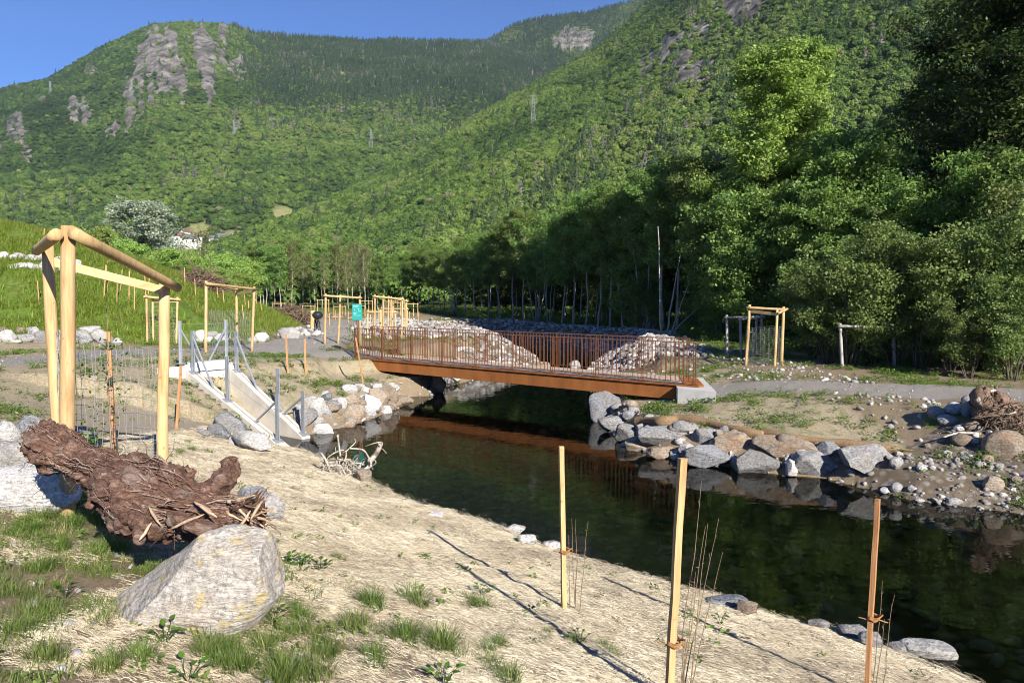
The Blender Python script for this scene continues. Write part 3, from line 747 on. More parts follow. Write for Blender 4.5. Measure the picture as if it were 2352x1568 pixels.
kind('shrub', 5, H=3.8, tr=0.10, base=0.05, width=3.3, nbr=52, per=95, leaf=0.095, stems=7, spread=1.7, shape='wild', up=1.0, cl=0.34, leafmat=M_LEAF_OLIVE, barkmat=M_BARK)
kind('bush', 3, H=2.4, tr=0.06, base=0.15, width=2.6, nbr=26, per=80, leaf=0.10, stems=4, spread=1.3, shape='round', up=0.6, cl=0.36, leafmat=M_LEAF_MID, barkmat=M_BARK_PALE)
kind('silver', 1, H=15.0, tr=0.30, base=0.14, width=9.0, nbr=60, per=110, leaf=0.30, shape='round', up=0.5, cl=0.85, leafmat=M_LEAF_SILVER, barkmat=M_BARK, sub=4)
kind('row', 4, H=10.0, tr=0.10, base=0.35, width=3.2, nbr=24, per=55, leaf=0.22, shape='top', up=0.8, cl=0.6, leafmat=M_LEAF_MID, barkmat=M_BARK_PALE, sub=2)
kind('bare', 2, H=10.0, tr=0.10, base=0.30, width=2.4, nbr=26, per=16, leaf=0.18, shape='column', up=0.9, cl=0.5, leafmat=M_LEAF_DULL, barkmat=M_BARK_PALE, sub=3)
kind('round', 3, H=7.0, tr=0.16, base=0.12, width=6.0, nbr=40, per=80, leaf=0.24, shape='round', up=0.5, cl=0.75, leafmat=M_LEAF_FRESH, barkmat=M_BARK)

def plant_tree(name, key, v, x, y, scale, rz, label, cat="tree", group=None, z=None, sz=None):
    tr_, cr_ = KINDS[key][v % len(KINDS[key])]
    o = thing(name, label, cat, (x, y, gz(x, y) if z is None else z), group)
    o.rotation_euler = (0, 0, rz); o.scale = (scale, scale, sz if sz else scale)
    link("trunk", tr_, o); link("crown", cr_, o)
    return o

rng = np.random.default_rng(11)
ORD = ["first","second","third","fourth","fifth","sixth","seventh","eighth","ninth","tenth","eleventh","twelfth","thirteenth","fourteenth","fifteenth","sixteenth","seventeenth","eighteenth","nineteenth","twentieth"]
def ordn(i):
    if i < 20: return ORD[i]
    tens = ["","","twenty","thirty","forty","fifty","sixty","seventy","eighty","ninety"]
    i += 1
    if i < 100 and i % 10 == 0: return {20:"twentieth",30:"thirtieth",40:"fortieth",50:"fiftieth",60:"sixtieth",70:"seventieth",80:"eightieth",90:"ninetieth"}[i]
    if i < 100: return tens[i // 10] + "-" + ORD[i % 10 - 1]
    return "%dth" % i

# edge of the wood on the right: (px of the trunk, depth, top py)
EDGE = [(930,112,588),(958,108,582),(985,104,578),(1012,99,574),(1040,95,566),(1066,92,560),(1094,88,556),(1122,84,548),(1150,81,530),(1178,78,508),(1205,75,505),(1232,72,520),(1262,69,522),(1290,66,508),(1318,63,500),(1346,61,470),(1374,58,462),(1402,56,456),(1432,54,448),(1462,52,436),(1492,50,425),(1524,48,412),(1556,46.5,400),(1590,45,392),(1625,43.5,400)]
for n_, (px, Y, top) in enumerate(EDGE):
    p = at_y(px, 700, Y); x, y = p[0], Y; z = gz(x, y)
    h = EYE[2] + (HOR - top) / FPX * Y - z
    k = 'multi' if n_ in (4, 11, 12, 20) else 'wood'
    plant_tree("woodland_tree", k, n_, x, y, h / 11.2, rng.uniform(0, 6.28),
               "%s tree along the edge of the dark wood, counted from the valley end" % ordn(n_).capitalize() if False else "slender green tree, %s from the far end of the dark wood's edge" % ordn(n_), group="trees along the edge of the wood", sz=h / 11.0)
# trees standing behind the edge: fill the wood
n2 = 0
for row, (off, step) in enumerate([(4.0, 3.4), (8.5, 4.0), (14.0, 4.6)]):
    for q in np.arange(0, 1.0001, step / 85.0):
        k = q * (len(EDGE) - 1); k0 = min(len(EDGE) - 2, int(k)); f = k - k0
        px = EDGE[k0][0] * (1 - f) + EDGE[k0 + 1][0] * f; Y = EDGE[k0][1] * (1 - f) + EDGE[k0 + 1][1] * f; top = EDGE[k0][2] * (1 - f) + EDGE[k0 + 1][2] * f
        p = at_y(px, 700, Y); x, y = p[0] + off + rng.uniform(-1, 1), Y + 0.35 * off + rng.uniform(-1, 1); z = gz(x, y)
        h = EYE[2] + (HOR - top - 4) / FPX * Y - z + rng.uniform(-0.8, 0.8)
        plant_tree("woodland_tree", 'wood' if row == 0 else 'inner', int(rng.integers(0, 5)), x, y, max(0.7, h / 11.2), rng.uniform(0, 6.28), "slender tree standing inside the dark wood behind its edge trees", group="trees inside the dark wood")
# bushes below the edge
for n_, (px, py, s_) in enumerate([(1395,742,1.0),(1440,752,1.15),(1478,757,1.25),(1500,760,0.9),(1655,775,0.85),(1620,768,0.95),(1690,775,1.1)]):
    p = hit(px, py); plant_tree("bush", 'bush', n_, p[0], p[1] + 0.6, s_ * p[1] / 38.0, rng.uniform(0, 6.28), "leafy bush under the wood's edge, %s counted towards the tall tree" % ordn(n_), "bush", "bushes under the edge of the wood")
# pale leaning stems beside the stream
M_POLE = bark_mat("birch_bark", (0.26, 0.24, 0.20), (0.52, 0.49, 0.43))
p = hit(1520, 772); t_ = thing("birch_clump", "clump of four bare pale leaning stems rising beside the stones past the bridge", "tree", p)
for k, (bx, tx, ty, r_) in enumerate([(1522,1512,520,0.07),(1530,1565,575,0.06),(1538,1585,640,0.04),(1534,1620,690,0.05)]):
    b = at_y(bx, 772, p[1]); b[2] = gz(b[0], b[1]) - 0.05; e = at_y(tx, ty, p[1] + (0.4 if k % 2 else -0.3))
    G().tube(path3(b, e, rng, 8, 0.05), np.linspace(r_, r_ * 0.3, 8), 7).obj("trunk", M_POLE, t_, True)

# the tall tree, the big dark trees and the undergrowth on the right
def tree_at(name, key, v, px, Y, top, label, cat="tree", group=None, wide=None, Hk=None, rz=None):
    p = at_y(px, 700, Y); z = gz(p[0], Y); h = EYE[2] + (HOR - top) / FPX * Y - z
    return plant_tree(name, key, v, p[0], Y, wide or h / Hk, rng.uniform(0, 6.28) if rz is None else rz, label, cat, group, sz=h / Hk)
tree_at("tall_tree", 'tall', 0, 1762, 41, 150, "tallest fresh green tree with feathery pointed top rising above the wood", Hk=17.2, wide=1.05, rz=1.0)
tree_at("tall_tree", 'tall', 1, 1835, 44, 130, "light green feathery tree leaning out just behind the tallest tree's top", Hk=17.2, wide=0.72, rz=2.5)
for n_, (px, Y, top, v, wd, lb) in enumerate([(2140,40,160,0,0.58,"dark broad tree between the tall light tree and the darkest crowns"),(2335,33,-60,1,0.95,"huge very dark tree whose crown reaches the top of the picture"),
      (2500,30,-60,2,1.0,"huge dark tree cut by the picture's right edge"),(2400,42,-100,0,0.9,"dark tree filling the gap behind the two huge trees"),(2230,52,90,2,0.62,"dark tree rising far behind the olive shrubs"),(2560,38,-250,1,1.2,"dark tree standing out past the right picture edge")]):
    tree_at("dark_tree", 'dark', v, px, Y, top, lb, Hk=18.5, wide=wd, group="big dark trees on the right")
for n_, (px, Y, top) in enumerate([(1668,40,395),(1700,37,440),(1735,36,480),(1800,36,430),(1850,35,400),(1890,33,455),(1935,34,330),(1965,37,300),(1985,31,470),(2030,34,430),(2105,31,420),(2170,30,380),(2290,28,430),(2360,27,360),(2440,29,300)]):
    tree_at("understory_tree", 'understory', n_, px, Y, top, "bushy mid green tree in the right thicket, %s from the stream side" % ordn(n_), Hk=8.1, wide=None, group="bushy trees in the right thicket")
for n_, (px, Y, top) in enumerate([(1905,26,620),(1950,25,560),(2010,25.5,590),(2062,24.5,548),(2120,24,590),(2185,23.5,640),(2250,24,560),(2310,22.5,520),(2370,22.5,500),(2430,23,470),(1870,28,640),(2230,21.5,690),(2330,21,640)]):
    tree_at("willow_shrub", 'shrub', n_, px, Y, top, "olive green willow shrub behind the gravel track, %s from the tree guard" % ordn(n_), "shrub", "willow shrubs behind the right gravel track", Hk=3.85)
# far row of thin trees across the middle
n_ = 0
for px in np.arange(588, 925, 9.0):
    Y = rng.uniform(118, 150); top = interp(px, [(580,585),(620,572),(700,570),(760,575),(830,578),(880,600),(930,600)]) + rng.uniform(-12, 18)
    bare = rng.uniform() < (0.55 if 660 < px < 860 else 0.15)
    tree_at("valley_tree", 'bare' if bare else 'row', n_, px + rng.uniform(-4, 4), Y, top, ("nearly bare pale stemmed tree in the row across the valley floor" if bare else "thin leafy tree in the row across the valley floor"), Hk=10.1, group="nearly bare trees across the valley floor" if bare else "leafy trees across the valley floor"); n_ += 1
for n_, (px, Y, top, k, wd, lb) in enumerate([(342,105,462,'silver',1.02,"silvery white poplar with a big round crown behind the mound"),(240,100,530,'round',1.0,"rounded green tree at the left foot of the silver poplar"),(205,105,545,'round',0.9,"small green tree just over the crest of the mound"),
     (470,95,535,'bare',1.5,"thin half bare tree standing right of the village houses"),(395,80,575,'round',0.75,"bright green round tree right of the silver poplar's foot"),(445,90,592,'round',0.7,"low green tree between poplar and half bare tree"),
     (520,88,590,'round',0.8,"wide green tree right of the half bare tree"),(560,92,600,'round',0.75,"green tree before the row of thin trees"),(300,92,560,'round',0.8,"dull green tree hidden at the poplar's foot"),(420,68,612,'round',0.45,"low bush beside the brushwood on the crest"),(500,75,618,'round',0.5,"low green bush right of the brushwood"),(545,80,628,'round',0.5,"low green bush at the end of the mound crest"),(360,84,590,'round',0.6,"small green tree peeking over the mound below the poplar")]):
    tree_at("silver_poplar" if k == 'silver' else ("bare_tree" if k == 'bare' else "round_tree"), k, n_, px, Y, top, lb, Hk={'silver':15.3,'round':7.2,'bare':10.1}[k], wide=wd * (1.0 if k != 'bare' else 1.0))
# ---------------------------------------------------------------- rocks
M_ROCK_GREY = rock_mat("rock_grey", (0.23, 0.226, 0.224), (0.49, 0.485, 0.48), (0.34, 0.30, 0.265))
M_ROCK_WHITE = rock_mat("rock_white", (0.42, 0.41, 0.40), (0.70, 0.685, 0.665), (0.52, 0.47, 0.42))
M_ROCK_TAN = rock_mat("rock_tan", (0.24, 0.19, 0.14), (0.43, 0.37, 0.30), (0.33, 0.20, 0.11))
M_ROCK_BLUE = rock_mat("rock_blue_grey", (0.165, 0.173, 0.188), (0.40, 0.41, 0.435), (0.28, 0.245, 0.215))
M_ROCK_LICHEN = rock_mat("rock_lichen", (0.35, 0.315, 0.275), (0.62, 0.58, 0.53), (0.44, 0.36, 0.28), (0.48, 0.38, 0.15))
_ico = {}
def ico(n):
    if n not in _ico:
        bm = bmesh.new(); bmesh.ops.create_icosphere(bm, subdivisions=n, radius=1.0)
        bm.verts.index_update()
        _ico[n] = (np.array([v.co[:] for v in bm.verts]), np.array([[v.index for v in f.verts] for f in bm.faces])); bm.free()
    return _ico[n]
def rock_mesh(seed, size, mat, sub=4, cuts=14, sharp=0.60, rough=0.13, rot=None, boxy=3.6):
    rng = np.random.default_rng(seed); V, F = ico(sub); V = V.copy()
    if sharp < 0.7:
        V = V @ np.array(Matrix.Rotation(rng.uniform(-0.5, 0.5), 3, 'X') @ Matrix.Rotation(rng.uniform(-0.5, 0.5), 3, 'Y') @ Matrix.Rotation(rng.uniform(-0.5, 0.5), 3, 'Z'))
        V = V / (np.sum(np.abs(V) ** boxy, 1, keepdims=True) ** (1 / boxy))
        V = V @ np.array(Matrix.Rotation(rng.uniform(-0.25, 0.25), 3, 'X') @ Matrix.Rotation(rng.uniform(-0.3, 0.3), 3, 'Y'))
        rough = rough * 0.6
    for k in range(cuts):
        n = rng.normal(size=3); n /= np.linalg.norm(n); o = rng.uniform(sharp, 0.98)
        d = V @ n; V = V - np.where(d > o, (d - o) * 0.985, 0)[:, None] * n
    V = V * (1 + rough * fbm(V * 1.7 + seed * 3.1, 3, seed)[:, None] + rough * 0.35 * fbm(V * 5 + seed, 4, seed + 5)[:, None])
    V = V * np.asarray(size, float)
    if rot is not None: V = V @ np.array(Matrix.Rotation(rot[0], 3, 'X') @ Matrix.Rotation(rot[1], 3, 'Y') @ Matrix.Rotation(rot[2], 3, 'Z')).T
    return mesh("stone", V, F, mat, True)
def put_rock(px, py, w, h, label, mat, cat="stone", group=None, seed=0, sub=4, name="stone", sink=0.18, depth=0.8, bottom=True, cuts=14, sharp=0.60, Y=None, tilt=0.0, rough=0.13, grow=1.2):
    """px,py = centre of the stone in the photo, w,h = size in photo pixels"""
    b = hit(px, py + h / 2 if bottom else py)
    Yd = b[1] if Y is None else Y
    sw, shh = w * Yd / FPX / 2, h * Yd / FPX / 2
    e = EYE[2] - b[2]; cosv = math.cos(math.atan2(e, Yd))
    dep = max(sw * depth, shh * 0.8)
    hz = max((shh - 0.35 * dep * math.sin(math.atan2(e, Yd))) / cosv, 0.4 * shh)
    c = at_y(px, py, Yd + dep * 0.55)
    rng = np.random.default_rng(seed + 999)
    me = rock_mesh(seed, (sw * grow * 1.04, dep, hz * grow * (1 + sink)), mat, sub, cuts, sharp, rough, (rng.uniform(-0.12, 0.12), tilt + rng.uniform(-0.06, 0.06), 0))
    o = link(name, me, None, (c[0], c[1], c[2] - hz * sink * 0.5))
    return tag(o, label, cat, group)
def crop(ox, oy, sc, lst):   # crop pixels -> photo pixels
    k = 2352 / 2400
    return [((ox + a * sc) * k, (oy + b * sc) * k, c * sc * k, d * sc * k, *r) for a, b, c, d, *r in lst]
MATS = dict(g=M_ROCK_GREY, w=M_ROCK_WHITE, t=M_ROCK_TAN, b=M_ROCK_BLUE)
TONE = dict(g="grey", w="whitish", t="tan", b="blue grey")
right = crop(1400, 940, 400 / 2352, [(250,300,370,200,'g'),(430,440,290,220,'g'),(620,355,150,110,'b'),(900,480,620,250,'g'),(1240,355,340,140,'g'),(1470,470,340,190,'b'),(1690,470,105,150,'t'),(1930,540,560,300,'t'),(570,590,330,190,'t'),
     (870,700,340,170,'t'),(1050,730,90,120,'w'),(1220,690,200,250,'g'),(1530,740,560,330,'b'),(1880,820,85,130,'w'),(1830,740,50,90,'w'),(2200,840,520,300,'g'),(2340,600,150,150,'t'),(2200,610,90,140,'g'),(1600,580,90,60,'w'),(1300,430,60,40,'w')])
right += crop(1600, 933, 800 / 1881, [(582,265,300,110,'t'),(815,280,125,75,'b'),(1015,335,285,155,'g'),(722,365,190,130,'g'),(592,390,60,85,'w'),(585,340,60,36,'g'),(275,345,40,55,'w'),(800,375,120,70,'b'),(700,300,50,30,'g'),(1190,302,40,26,'w')])
right.sort(key=lambda q: q[0])
for i, (px, py, w, h, m) in enumerate(right):
    put_rock(px, py, w, h, "%s riprap boulder, %s from the bridge in the wall of the far bank" % (TONE[m], ordn(i)), MATS[m], "boulder", "boulders walling the far bank", seed=100 + i, sub=5 if w > 60 else 4, name="boulder")
rng = np.random.default_rng(19); fx = np.array(RIGHT[1:], float)
for i in range(70):
    k = rng.uniform(0, len(fx) - 1.001); k0 = int(k); q = fx[k0] + (fx[k0 + 1] - fx[k0]) * (k - k0); tn = fx[k0 + 1] - fx[k0]; tn /= np.linalg.norm(tn); nn_ = np.array([-tn[1], tn[0]])
    q = q + nn_ * rng.uniform(-0.02, 0.75); r_ = 0.05 + 0.13 * rng.uniform() ** 2
    tag(link("cobble", rock_mesh(2000 + i, (r_ * 1.2, r_, r_ * 0.8), MATS["gwtbg"[i % 5]], 3, 8, 0.7, 0.1), None, (q[0], q[1], max(gz(q[0], q[1]), -0.03) + r_ * 0.3)), "small cobble wedged between the boulders of the far bank wall", "stone", "cobbles wedged in the far bank wall")
lx = np.array(LEFT[1:5], float)
for i in range(46):
    k = rng.uniform(0, len(lx) - 1.001); k0 = int(k); q = lx[k0] + (lx[k0 + 1] - lx[k0]) * (k - k0) + np.array([-0.95, 0.3]) * rng.uniform(-0.05, 1.3); r_ = 0.06 + 0.16 * rng.uniform() ** 1.6
    tag(link("cobble", rock_mesh(2200 + i, (r_ * 1.2, r_, r_ * 0.8), MATS["wtwtg"[i % 5]], 3, 9, 0.65, 0.1), None, (q[0], q[1], max(gz(q[0], q[1]), -0.03) + r_ * 0.3)), "small pale cobble wedged between the boulders beside the ramp", "stone", "cobbles wedged in the bank beside the ramp")
beach = crop(2050, 880, 350 / 1524, [(620,380,180,130,'g'),(810,335,185,125,'w'),(945,345,115,150,'g'),(740,450,200,110,'g'),(1000,510,150,90,'t'),(860,535,105,60,'w'),(890,650,195,140,'t'),(1330,700,420,285,'t'),(1145,850,130,90,'t'),(1210,1100,200,150,'t'),
    (1450,1060,115,80,'t'),(225,1140,115,100,'g'),(380,1150,100,70,'g'),(820,1285,155,80,'g'),(108,1170,105,70,'w'),(460,1270,90,40,'w'),(480,940,105,70,'w'),(220,885,130,130,'g'),(1060,910,90,80,'g'),(950,250,120,90,'b'),(1420,310,120,75,'w'),(910,840,90,60,'b'),(590,940,65,50,'w'),
    (1020,670,80,60,'w'),(1030,610,65,50,'w'),(740,790,90,60,'g'),(1310,1215,80,50,'w'),(1460,1255,60,50,'w'),(1140,1160,60,50,'g'),(540,715,70,50,'t'),(360,840,90,45,'g'),(1270,920,90,60,'g'),(1195,930,45,50,'g'),(840,855,60,45,'w'),(690,1235,60,35,'w'),(1150,1300,70,40,'w'),(1060,1340,45,35,'g'),(1415,1160,70,40,'w'),(320,795,110,35,'t')])
beach.sort(key=lambda q: q[0])
for i, (px, py, w, h, m) in enumerate(beach):
    put_rock(px, py, w, h, "%s cobble on the steep stony beach, %s from the coir matting" % (TONE[m], ordn(i)), MATS[m], "stone", "cobbles on the stony beach", seed=200 + i, cuts=8, sharp=0.72, name="cobble", rough=0.08, grow=1.05)
left = crop(800, 700, 400 / 2091, [(135,1420,290,190,'t'),(350,1310,230,200,'w'),(140,1240,180,150,'t'),(440,1210,240,180,'t'),(570,1150,220,180,'t'),(740,1250,260,130,'t'),(590,1330,90,60,'t'),(240,1330,75,75,'g'),(10,1310,110,160,'w'),(530,1290,50,60,'g'),(480,1340,70,50,'t'),(620,1080,110,70,'w'),(300,1120,120,70,'w')])
left += crop(380, 720, 400 / 1695, [(1420,1095,200,150,'g'),(1560,1000,140,160,'w'),(1580,1210,230,95,'w'),(1640,890,95,80,'b'),(1540,1125,95,70,'w'),(1640,1045,90,110,'w'),(1360,1010,80,70,'g')])
left.sort(key=lambda q: q[0])
for i, (px, py, w, h, m) in enumerate(left):
    put_rock(px, py, w, h, "%s boulder, %s from the concrete ramp in the bank below the bridge" % (TONE[m], ordn(i)), MATS[m], "boulder", "boulders between ramp and bridge", seed=300 + i, name="boulder", grow=1.3, sharp=0.52)
for i, (px, py, w, h, m, lb) in enumerate(crop(380, 720, 400 / 1695, [(640,1150,290,160,'b',"large blue grey boulder touching the ramp's outer wall"),(555,1235,210,130,'b',"blue grey boulder wedged below the larger one beside the ramp"),(450,1250,190,70,'g',"long flat grey slab lying lowest left beside the ramp"),(880,1325,390,190,'w',"big whitish striped boulder beside the ramp's lower end"),(720,1330,90,80,'w',"small pale stone between boulders beside the ramp")])):
    put_rock(px, py, w, h, lb, MATS[m], "boulder", None, seed=340 + i, name="boulder", tilt=0.25)
for i, (px, py, w, h, m, lb) in enumerate(crop(800, 700, 400 / 2091, [(1060,1080,270,250,'b',"dark wedge shaped boulder in the bridge's shadow"),(880,1010,240,170,'b',"dark boulder higher up under the bridge's left end"),(1180,1060,170,190,'t',"sunlit tan boulder just behind the bridge's shadow"),(1270,1005,110,70,'w',"small rounded pale stone upstream of the bridge"),(1370,990,150,60,'w',"flat pale stone at the waterline upstream of the bridge"),(1205,1160,90,50,'b',"small dark stone at the tip of the wedge boulder")])):
    put_rock(px, py, w, h, lb, MATS[m], "boulder", None, seed=360 + i, name="boulder", Y=28.4 if m == 'b' else None, grow=1.25)
for i, (px, py, w, h, m, lb) in enumerate([(1390,935,60,60,'b',"dark boulder at the waterline under the bridge")]):
    put_rock(px, py, w, h, lb, MATS[m], "boulder", None, seed=380 + i, name="boulder")
wall = crop(0, 400, 800 / 2352, [(30,1110,110,60,'t'),(45,1145,120,80,'w'),(130,1100,90,40,'t'),(160,1150,190,65,'g'),(225,1110,90,55,'g'),(285,1150,90,80,'g'),(100,1175,70,26,'w'),(505,1125,90,60,'g'),(565,1150,130,80,'g'),(625,1110,140,60,'w'),(700,1145,110,90,'g'),(805,1180,80,45,'w'),(470,1165,90,60,'g'),(400,1120,80,50,'w'),(350,1150,90,60,'g'),
     (1385,1140,70,80,'w'),(1460,1130,75,40,'w'),(1530,1150,130,50,'w'),(1740,1165,60,55,'w'),(1800,1150,95,60,'w'),(1960,1110,50,40,'w'),(2005,1115,110,75,'w'),(1420,1165,80,40,'w')])
wall += crop(630, 700, 160 / 2352, [(1250,1120,180,140,'w'),(1340,1210,190,140,'w'),(1640,1190,260,170,'w'),(1450,1080,160,100,'g'),(1830,1200,170,70,'w'),(1130,1220,110,90,'w'),(1700,1080,100,110,'w')])
wall.sort(key=lambda q: q[0])
for i, (px, py, w, h, m) in enumerate(wall):
    put_rock(px, py, w, h, "%s stone at the foot of the grassy mound, %s from the photo's left edge" % (TONE[m], ordn(i)), MATS[m], "stone", "stones along the foot of the mound", seed=400 + i, sub=3, name="stone")
upper = crop(0, 400, 800 / 2352, [(20,590,70,55,'w'),(80,600,60,30,'w'),(130,590,85,40,'w'),(215,605,75,40,'w'),(160,657,145,50,'w'),(265,667,60,36,'w'),(272,600,70,45,'w'),(390,650,80,55,'w'),(520,640,70,45,'w'),(530,690,85,32,'w'),(450,685,80,45,'w'),(330,620,50,40,'w'),(410,615,60,36,'w'),(750,600,60,20,'w'),(300,645,50,40,'w')])
upper.sort(key=lambda q: q[0])
for i, (px, py, w, h, m) in enumerate(upper):
    put_rock(px, py, w, h, "white stone in the short row high on the mound, %s from the left edge" % ordn(i), MATS[m], "stone", "white stones high on the mound", seed=450 + i, sub=3, name="stone")
near = [(1715,1395,40,34,'t',"upright brown and white stone between the right stakes at the bank's edge"),(1672,1382,80,26,'b',"flat blue grey stone beside the upright brown one"),(2130,1490,100,36,'w',"long white stone at the near bank's right end"),(2080,1490,60,26,'g',"small grey stone beside the long white one"),(1965,1450,60,30,'g',"grey stone behind the right stake's base"),(1998,1468,40,34,'b',"blue grey stone just right of the right stake"),
   (1212,1240,34,20,'w',"white stone tip peeking past the bank, left of the first stake"),(1185,1215,36,18,'w',"smaller white stone tip further from the first stake"),(1000,1180,30,12,'w',"thin white stone tip at the bank's middle"),(1272,1250,40,16,'w',"pale stone tip right behind the first stake"),(836,1093,36,26,'t',"orange brown stone under the driftwood tangle"),(1880,1432,40,20,'g',"grey stone showing under the mat's edge before the right stake")]
for i, (px, py, w, h, m, lb) in enumerate(near):
    put_rock(px, py, w, h, lb, MATS[m], "stone", None, seed=500 + i, name="stone", cuts=5)
rocks_l = [(70,1122,215,108,'w',"big whitish boulder lying left of the log, nearest the grass"),(35,1052,120,80,'w',"pale boulder behind the big whitish one at the left edge"),(10,1010,60,70,'w',"rounded pale boulder cut by the left picture edge"),(172,1008,80,44,'b',"blue grey boulder at the foot of the tree guard"),(178,1022,80,50,'t',"cream boulder between the log and the tree guard"),(66,990,50,60,'b',"blue grey boulder tip behind the log's thick end"),(580,1135,54,40,'b',"pointed grey boulder behind the log's root end"),(618,1165,66,54,'w',"pale boulder right of the log's root end")]
for i, (px, py, w, h, m, lb) in enumerate(rocks_l):
    put_rock(px, py, w, h, lb, MATS[m], "boulder", None, seed=530 + i, sub=5, name="boulder", sharp=0.78)
# the big lichen covered boulder in front
b = hit(455, 1462); Yb = b[1] + 0.28
V, F = ico(6); V = V.copy(); V = np.sign(V) * np.abs(V) ** 0.92
rr_ = np.random.default_rng(8)
for n, o in [((-0.55, -0.35, 0.76), 0.55), ((0.1, -0.95, 0.3), 0.62), ((0.75, -0.2, 0.62), 0.82), ((-0.9, -0.3, -0.1), 0.8), ((0.2, -0.6, 0.78), 0.80), ((0.95, 0, -0.1), 0.82), ((-0.3, -0.9, -0.3), 0.8), ((0.0, 0.2, 1.0), 0.86)]:
    n = np.array(n) / np.linalg.norm(n); d = V @ n; V = V - np.where(d > o, (d - o) * 0.92, 0)[:, None] * n
V = V * (1 + 0.05 * fbm(V * 1.6 + 3, 3, 3)[:, None] + 0.025 * fbm(V * 5 + 1, 4, 4)[:, None] + 0.008 * fbm(V * 22, 3, 6)[:, None])
crk = np.abs(V @ np.array([0.83, -0.1, -0.5]) - 0.22 + 0.05 * fbm(V * 3, 2, 8)); V = V * (1 - 0.03 * np.exp(-(crk / 0.02) ** 2))[:, None]
kx = Yb / FPX
V = V * np.array([215 * kx, 0.34, 135 * kx]) @ np.array(Matrix.Rotation(R(-24), 3, 'Y')).T
V[:, 2] -= np.where(V[:, 0] < 0, 0.0, 0); lf = np.clip(-V[:, 0] / (215 * kx), 0, 1); V[:, 0] *= 1 + 0.22 * lf; V[:, 2] = np.where(V[:, 2] > -0.10, V[:, 2] - lf * 0.42 * (V[:, 2] + 0.10), V[:, 2])
c = at_y(462, 1352, Yb)
tag(link("boulder", mesh("boulder", V, F, M_ROCK_LICHEN, True), None, tuple(c)), "large slanted pale boulder with yellow lichen in the front grass", "boulder")

# ---------------------------------------------------------------- bridge
M_CORTEN = (lambda t: t.done((lambda co: t.bsdf(t.mix(t.ramp(t.noise(30, 5, co, 0.7), [(0.35, 0.0), (0.7, 0.45)]), t.ramp(t.noise(2.2, 5, t.mapping(co, (1, 1, 0.35)), 0.65), [(0.25, (0.20, 0.072, 0.024)), (0.5, (0.31, 0.115, 0.032)), (0.75, (0.38, 0.155, 0.048))]), (0.14, 0.050, 0.022)), 0.85, t.bump(t.noise(60, 3, co), 0.2, 0.004), spec=0.15))(t.co())))(NT("weathered_steel"))
M_DECK = (lambda t: t.done((lambda co: t.bsdf(t.mix(t.noise(4, 5, t.mapping(co, (1, 1, 1)), 0.6), (0.36, 0.27, 0.20), (0.52, 0.42, 0.33)), 0.85))(t.co())))(NT("deck_planks"))
M_CONC = plain_mat("concrete", (0.50, 0.485, 0.46), 0.9, 0, 0.14, 3.0, 0.25)
M_CONC_WHITE = plain_mat("pale_concrete", (0.70, 0.69, 0.66), 0.9, 0, 0.08, 3.0, 0.2)
M_GALV = plain_mat("galvanised_steel", (0.42, 0.45, 0.49), 0.45, 0.55, 0.15, 12.0, 0.05)
M_WIRE = plain_mat("wire", (0.42, 0.42, 0.42), 0.5, 0.6, 0.1)
M_CORTEN_D = plain_mat("dark_weathered_steel", (0.20, 0.078, 0.034), 0.8, 0, 0.4, 9)
DZ = 1.23
N0, N1 = np.array([-6.2, 29.2]), np.array([4.95, 20.0]); WV = np.array([0.30, 2.0])
bd = (N1 - N0) / np.linalg.norm(N1 - N0); BL = np.linalg.norm(N1 - N0)
br = thing("footbridge", "rust brown steel footbridge with baluster railings over the stream", "bridge", (*((N0 + N1) / 2 + WV / 2), DZ))
def pp(s, w, z): q = N0 + bd * s + WV * w; return np.array([q[0], q[1], z])
for w, nm in ((0.0, 'girder'), (1.0, 'girder')):
    g = G(); sg = 0.28
    for a, b_ in ((sg, BL * 0.13), (BL * 0.13 + 0.006, BL * 0.52), (BL * 0.52 + 0.006, BL - 0.55)):
        g.beam(pp(a, w, DZ - 0.235), pp(b_, w, DZ - 0.235), 0.03, 0.39)
    g.beam(pp(sg, w + (0.06 if w == 0 else -0.06), DZ - 0.425), pp(BL - 0.55, w + (0.06 if w == 0 else -0.06), DZ - 0.425), 0.2, 0.025)
    g.obj(nm, M_CORTEN, br)
G().beam(pp(-0.15, -0.01, DZ - 0.02), pp(BL + 0.15, -0.01, DZ - 0.02), 0.10, 0.035).beam(pp(-0.15, 1.01, DZ - 0.02), pp(BL + 0.15, 1.01, DZ - 0.02), 0.10, 0.035).beam(pp(-0.1, 0.03, DZ - 0.02), pp(-0.1, 0.97, DZ - 0.02), 0.35, 0.03).beam(pp(BL + 0.02, 0.03, DZ - 0.02), pp(BL + 0.02, 0.97, DZ - 0.02), 0.5, 0.03).obj("edge_plate", M_CORTEN, br)
g = G(); npl = 100
for k in range(npl):
    s = 0.32 + (BL - 0.64) * (k + 0.5) / npl; hw = (BL - 0.64) / npl * 0.47
    g.frame_box((pp(s, 0.03, DZ) + pp(s, 0.97, DZ)) / 2 + (0, 0, -0.005), np.array([bd[0], bd[1], 0]) * hw, np.array([WV[0], WV[1], 0]) * 0.47, (0, 0, 0.022))
g.obj("deck", M_DECK, br)
RH = 1.16
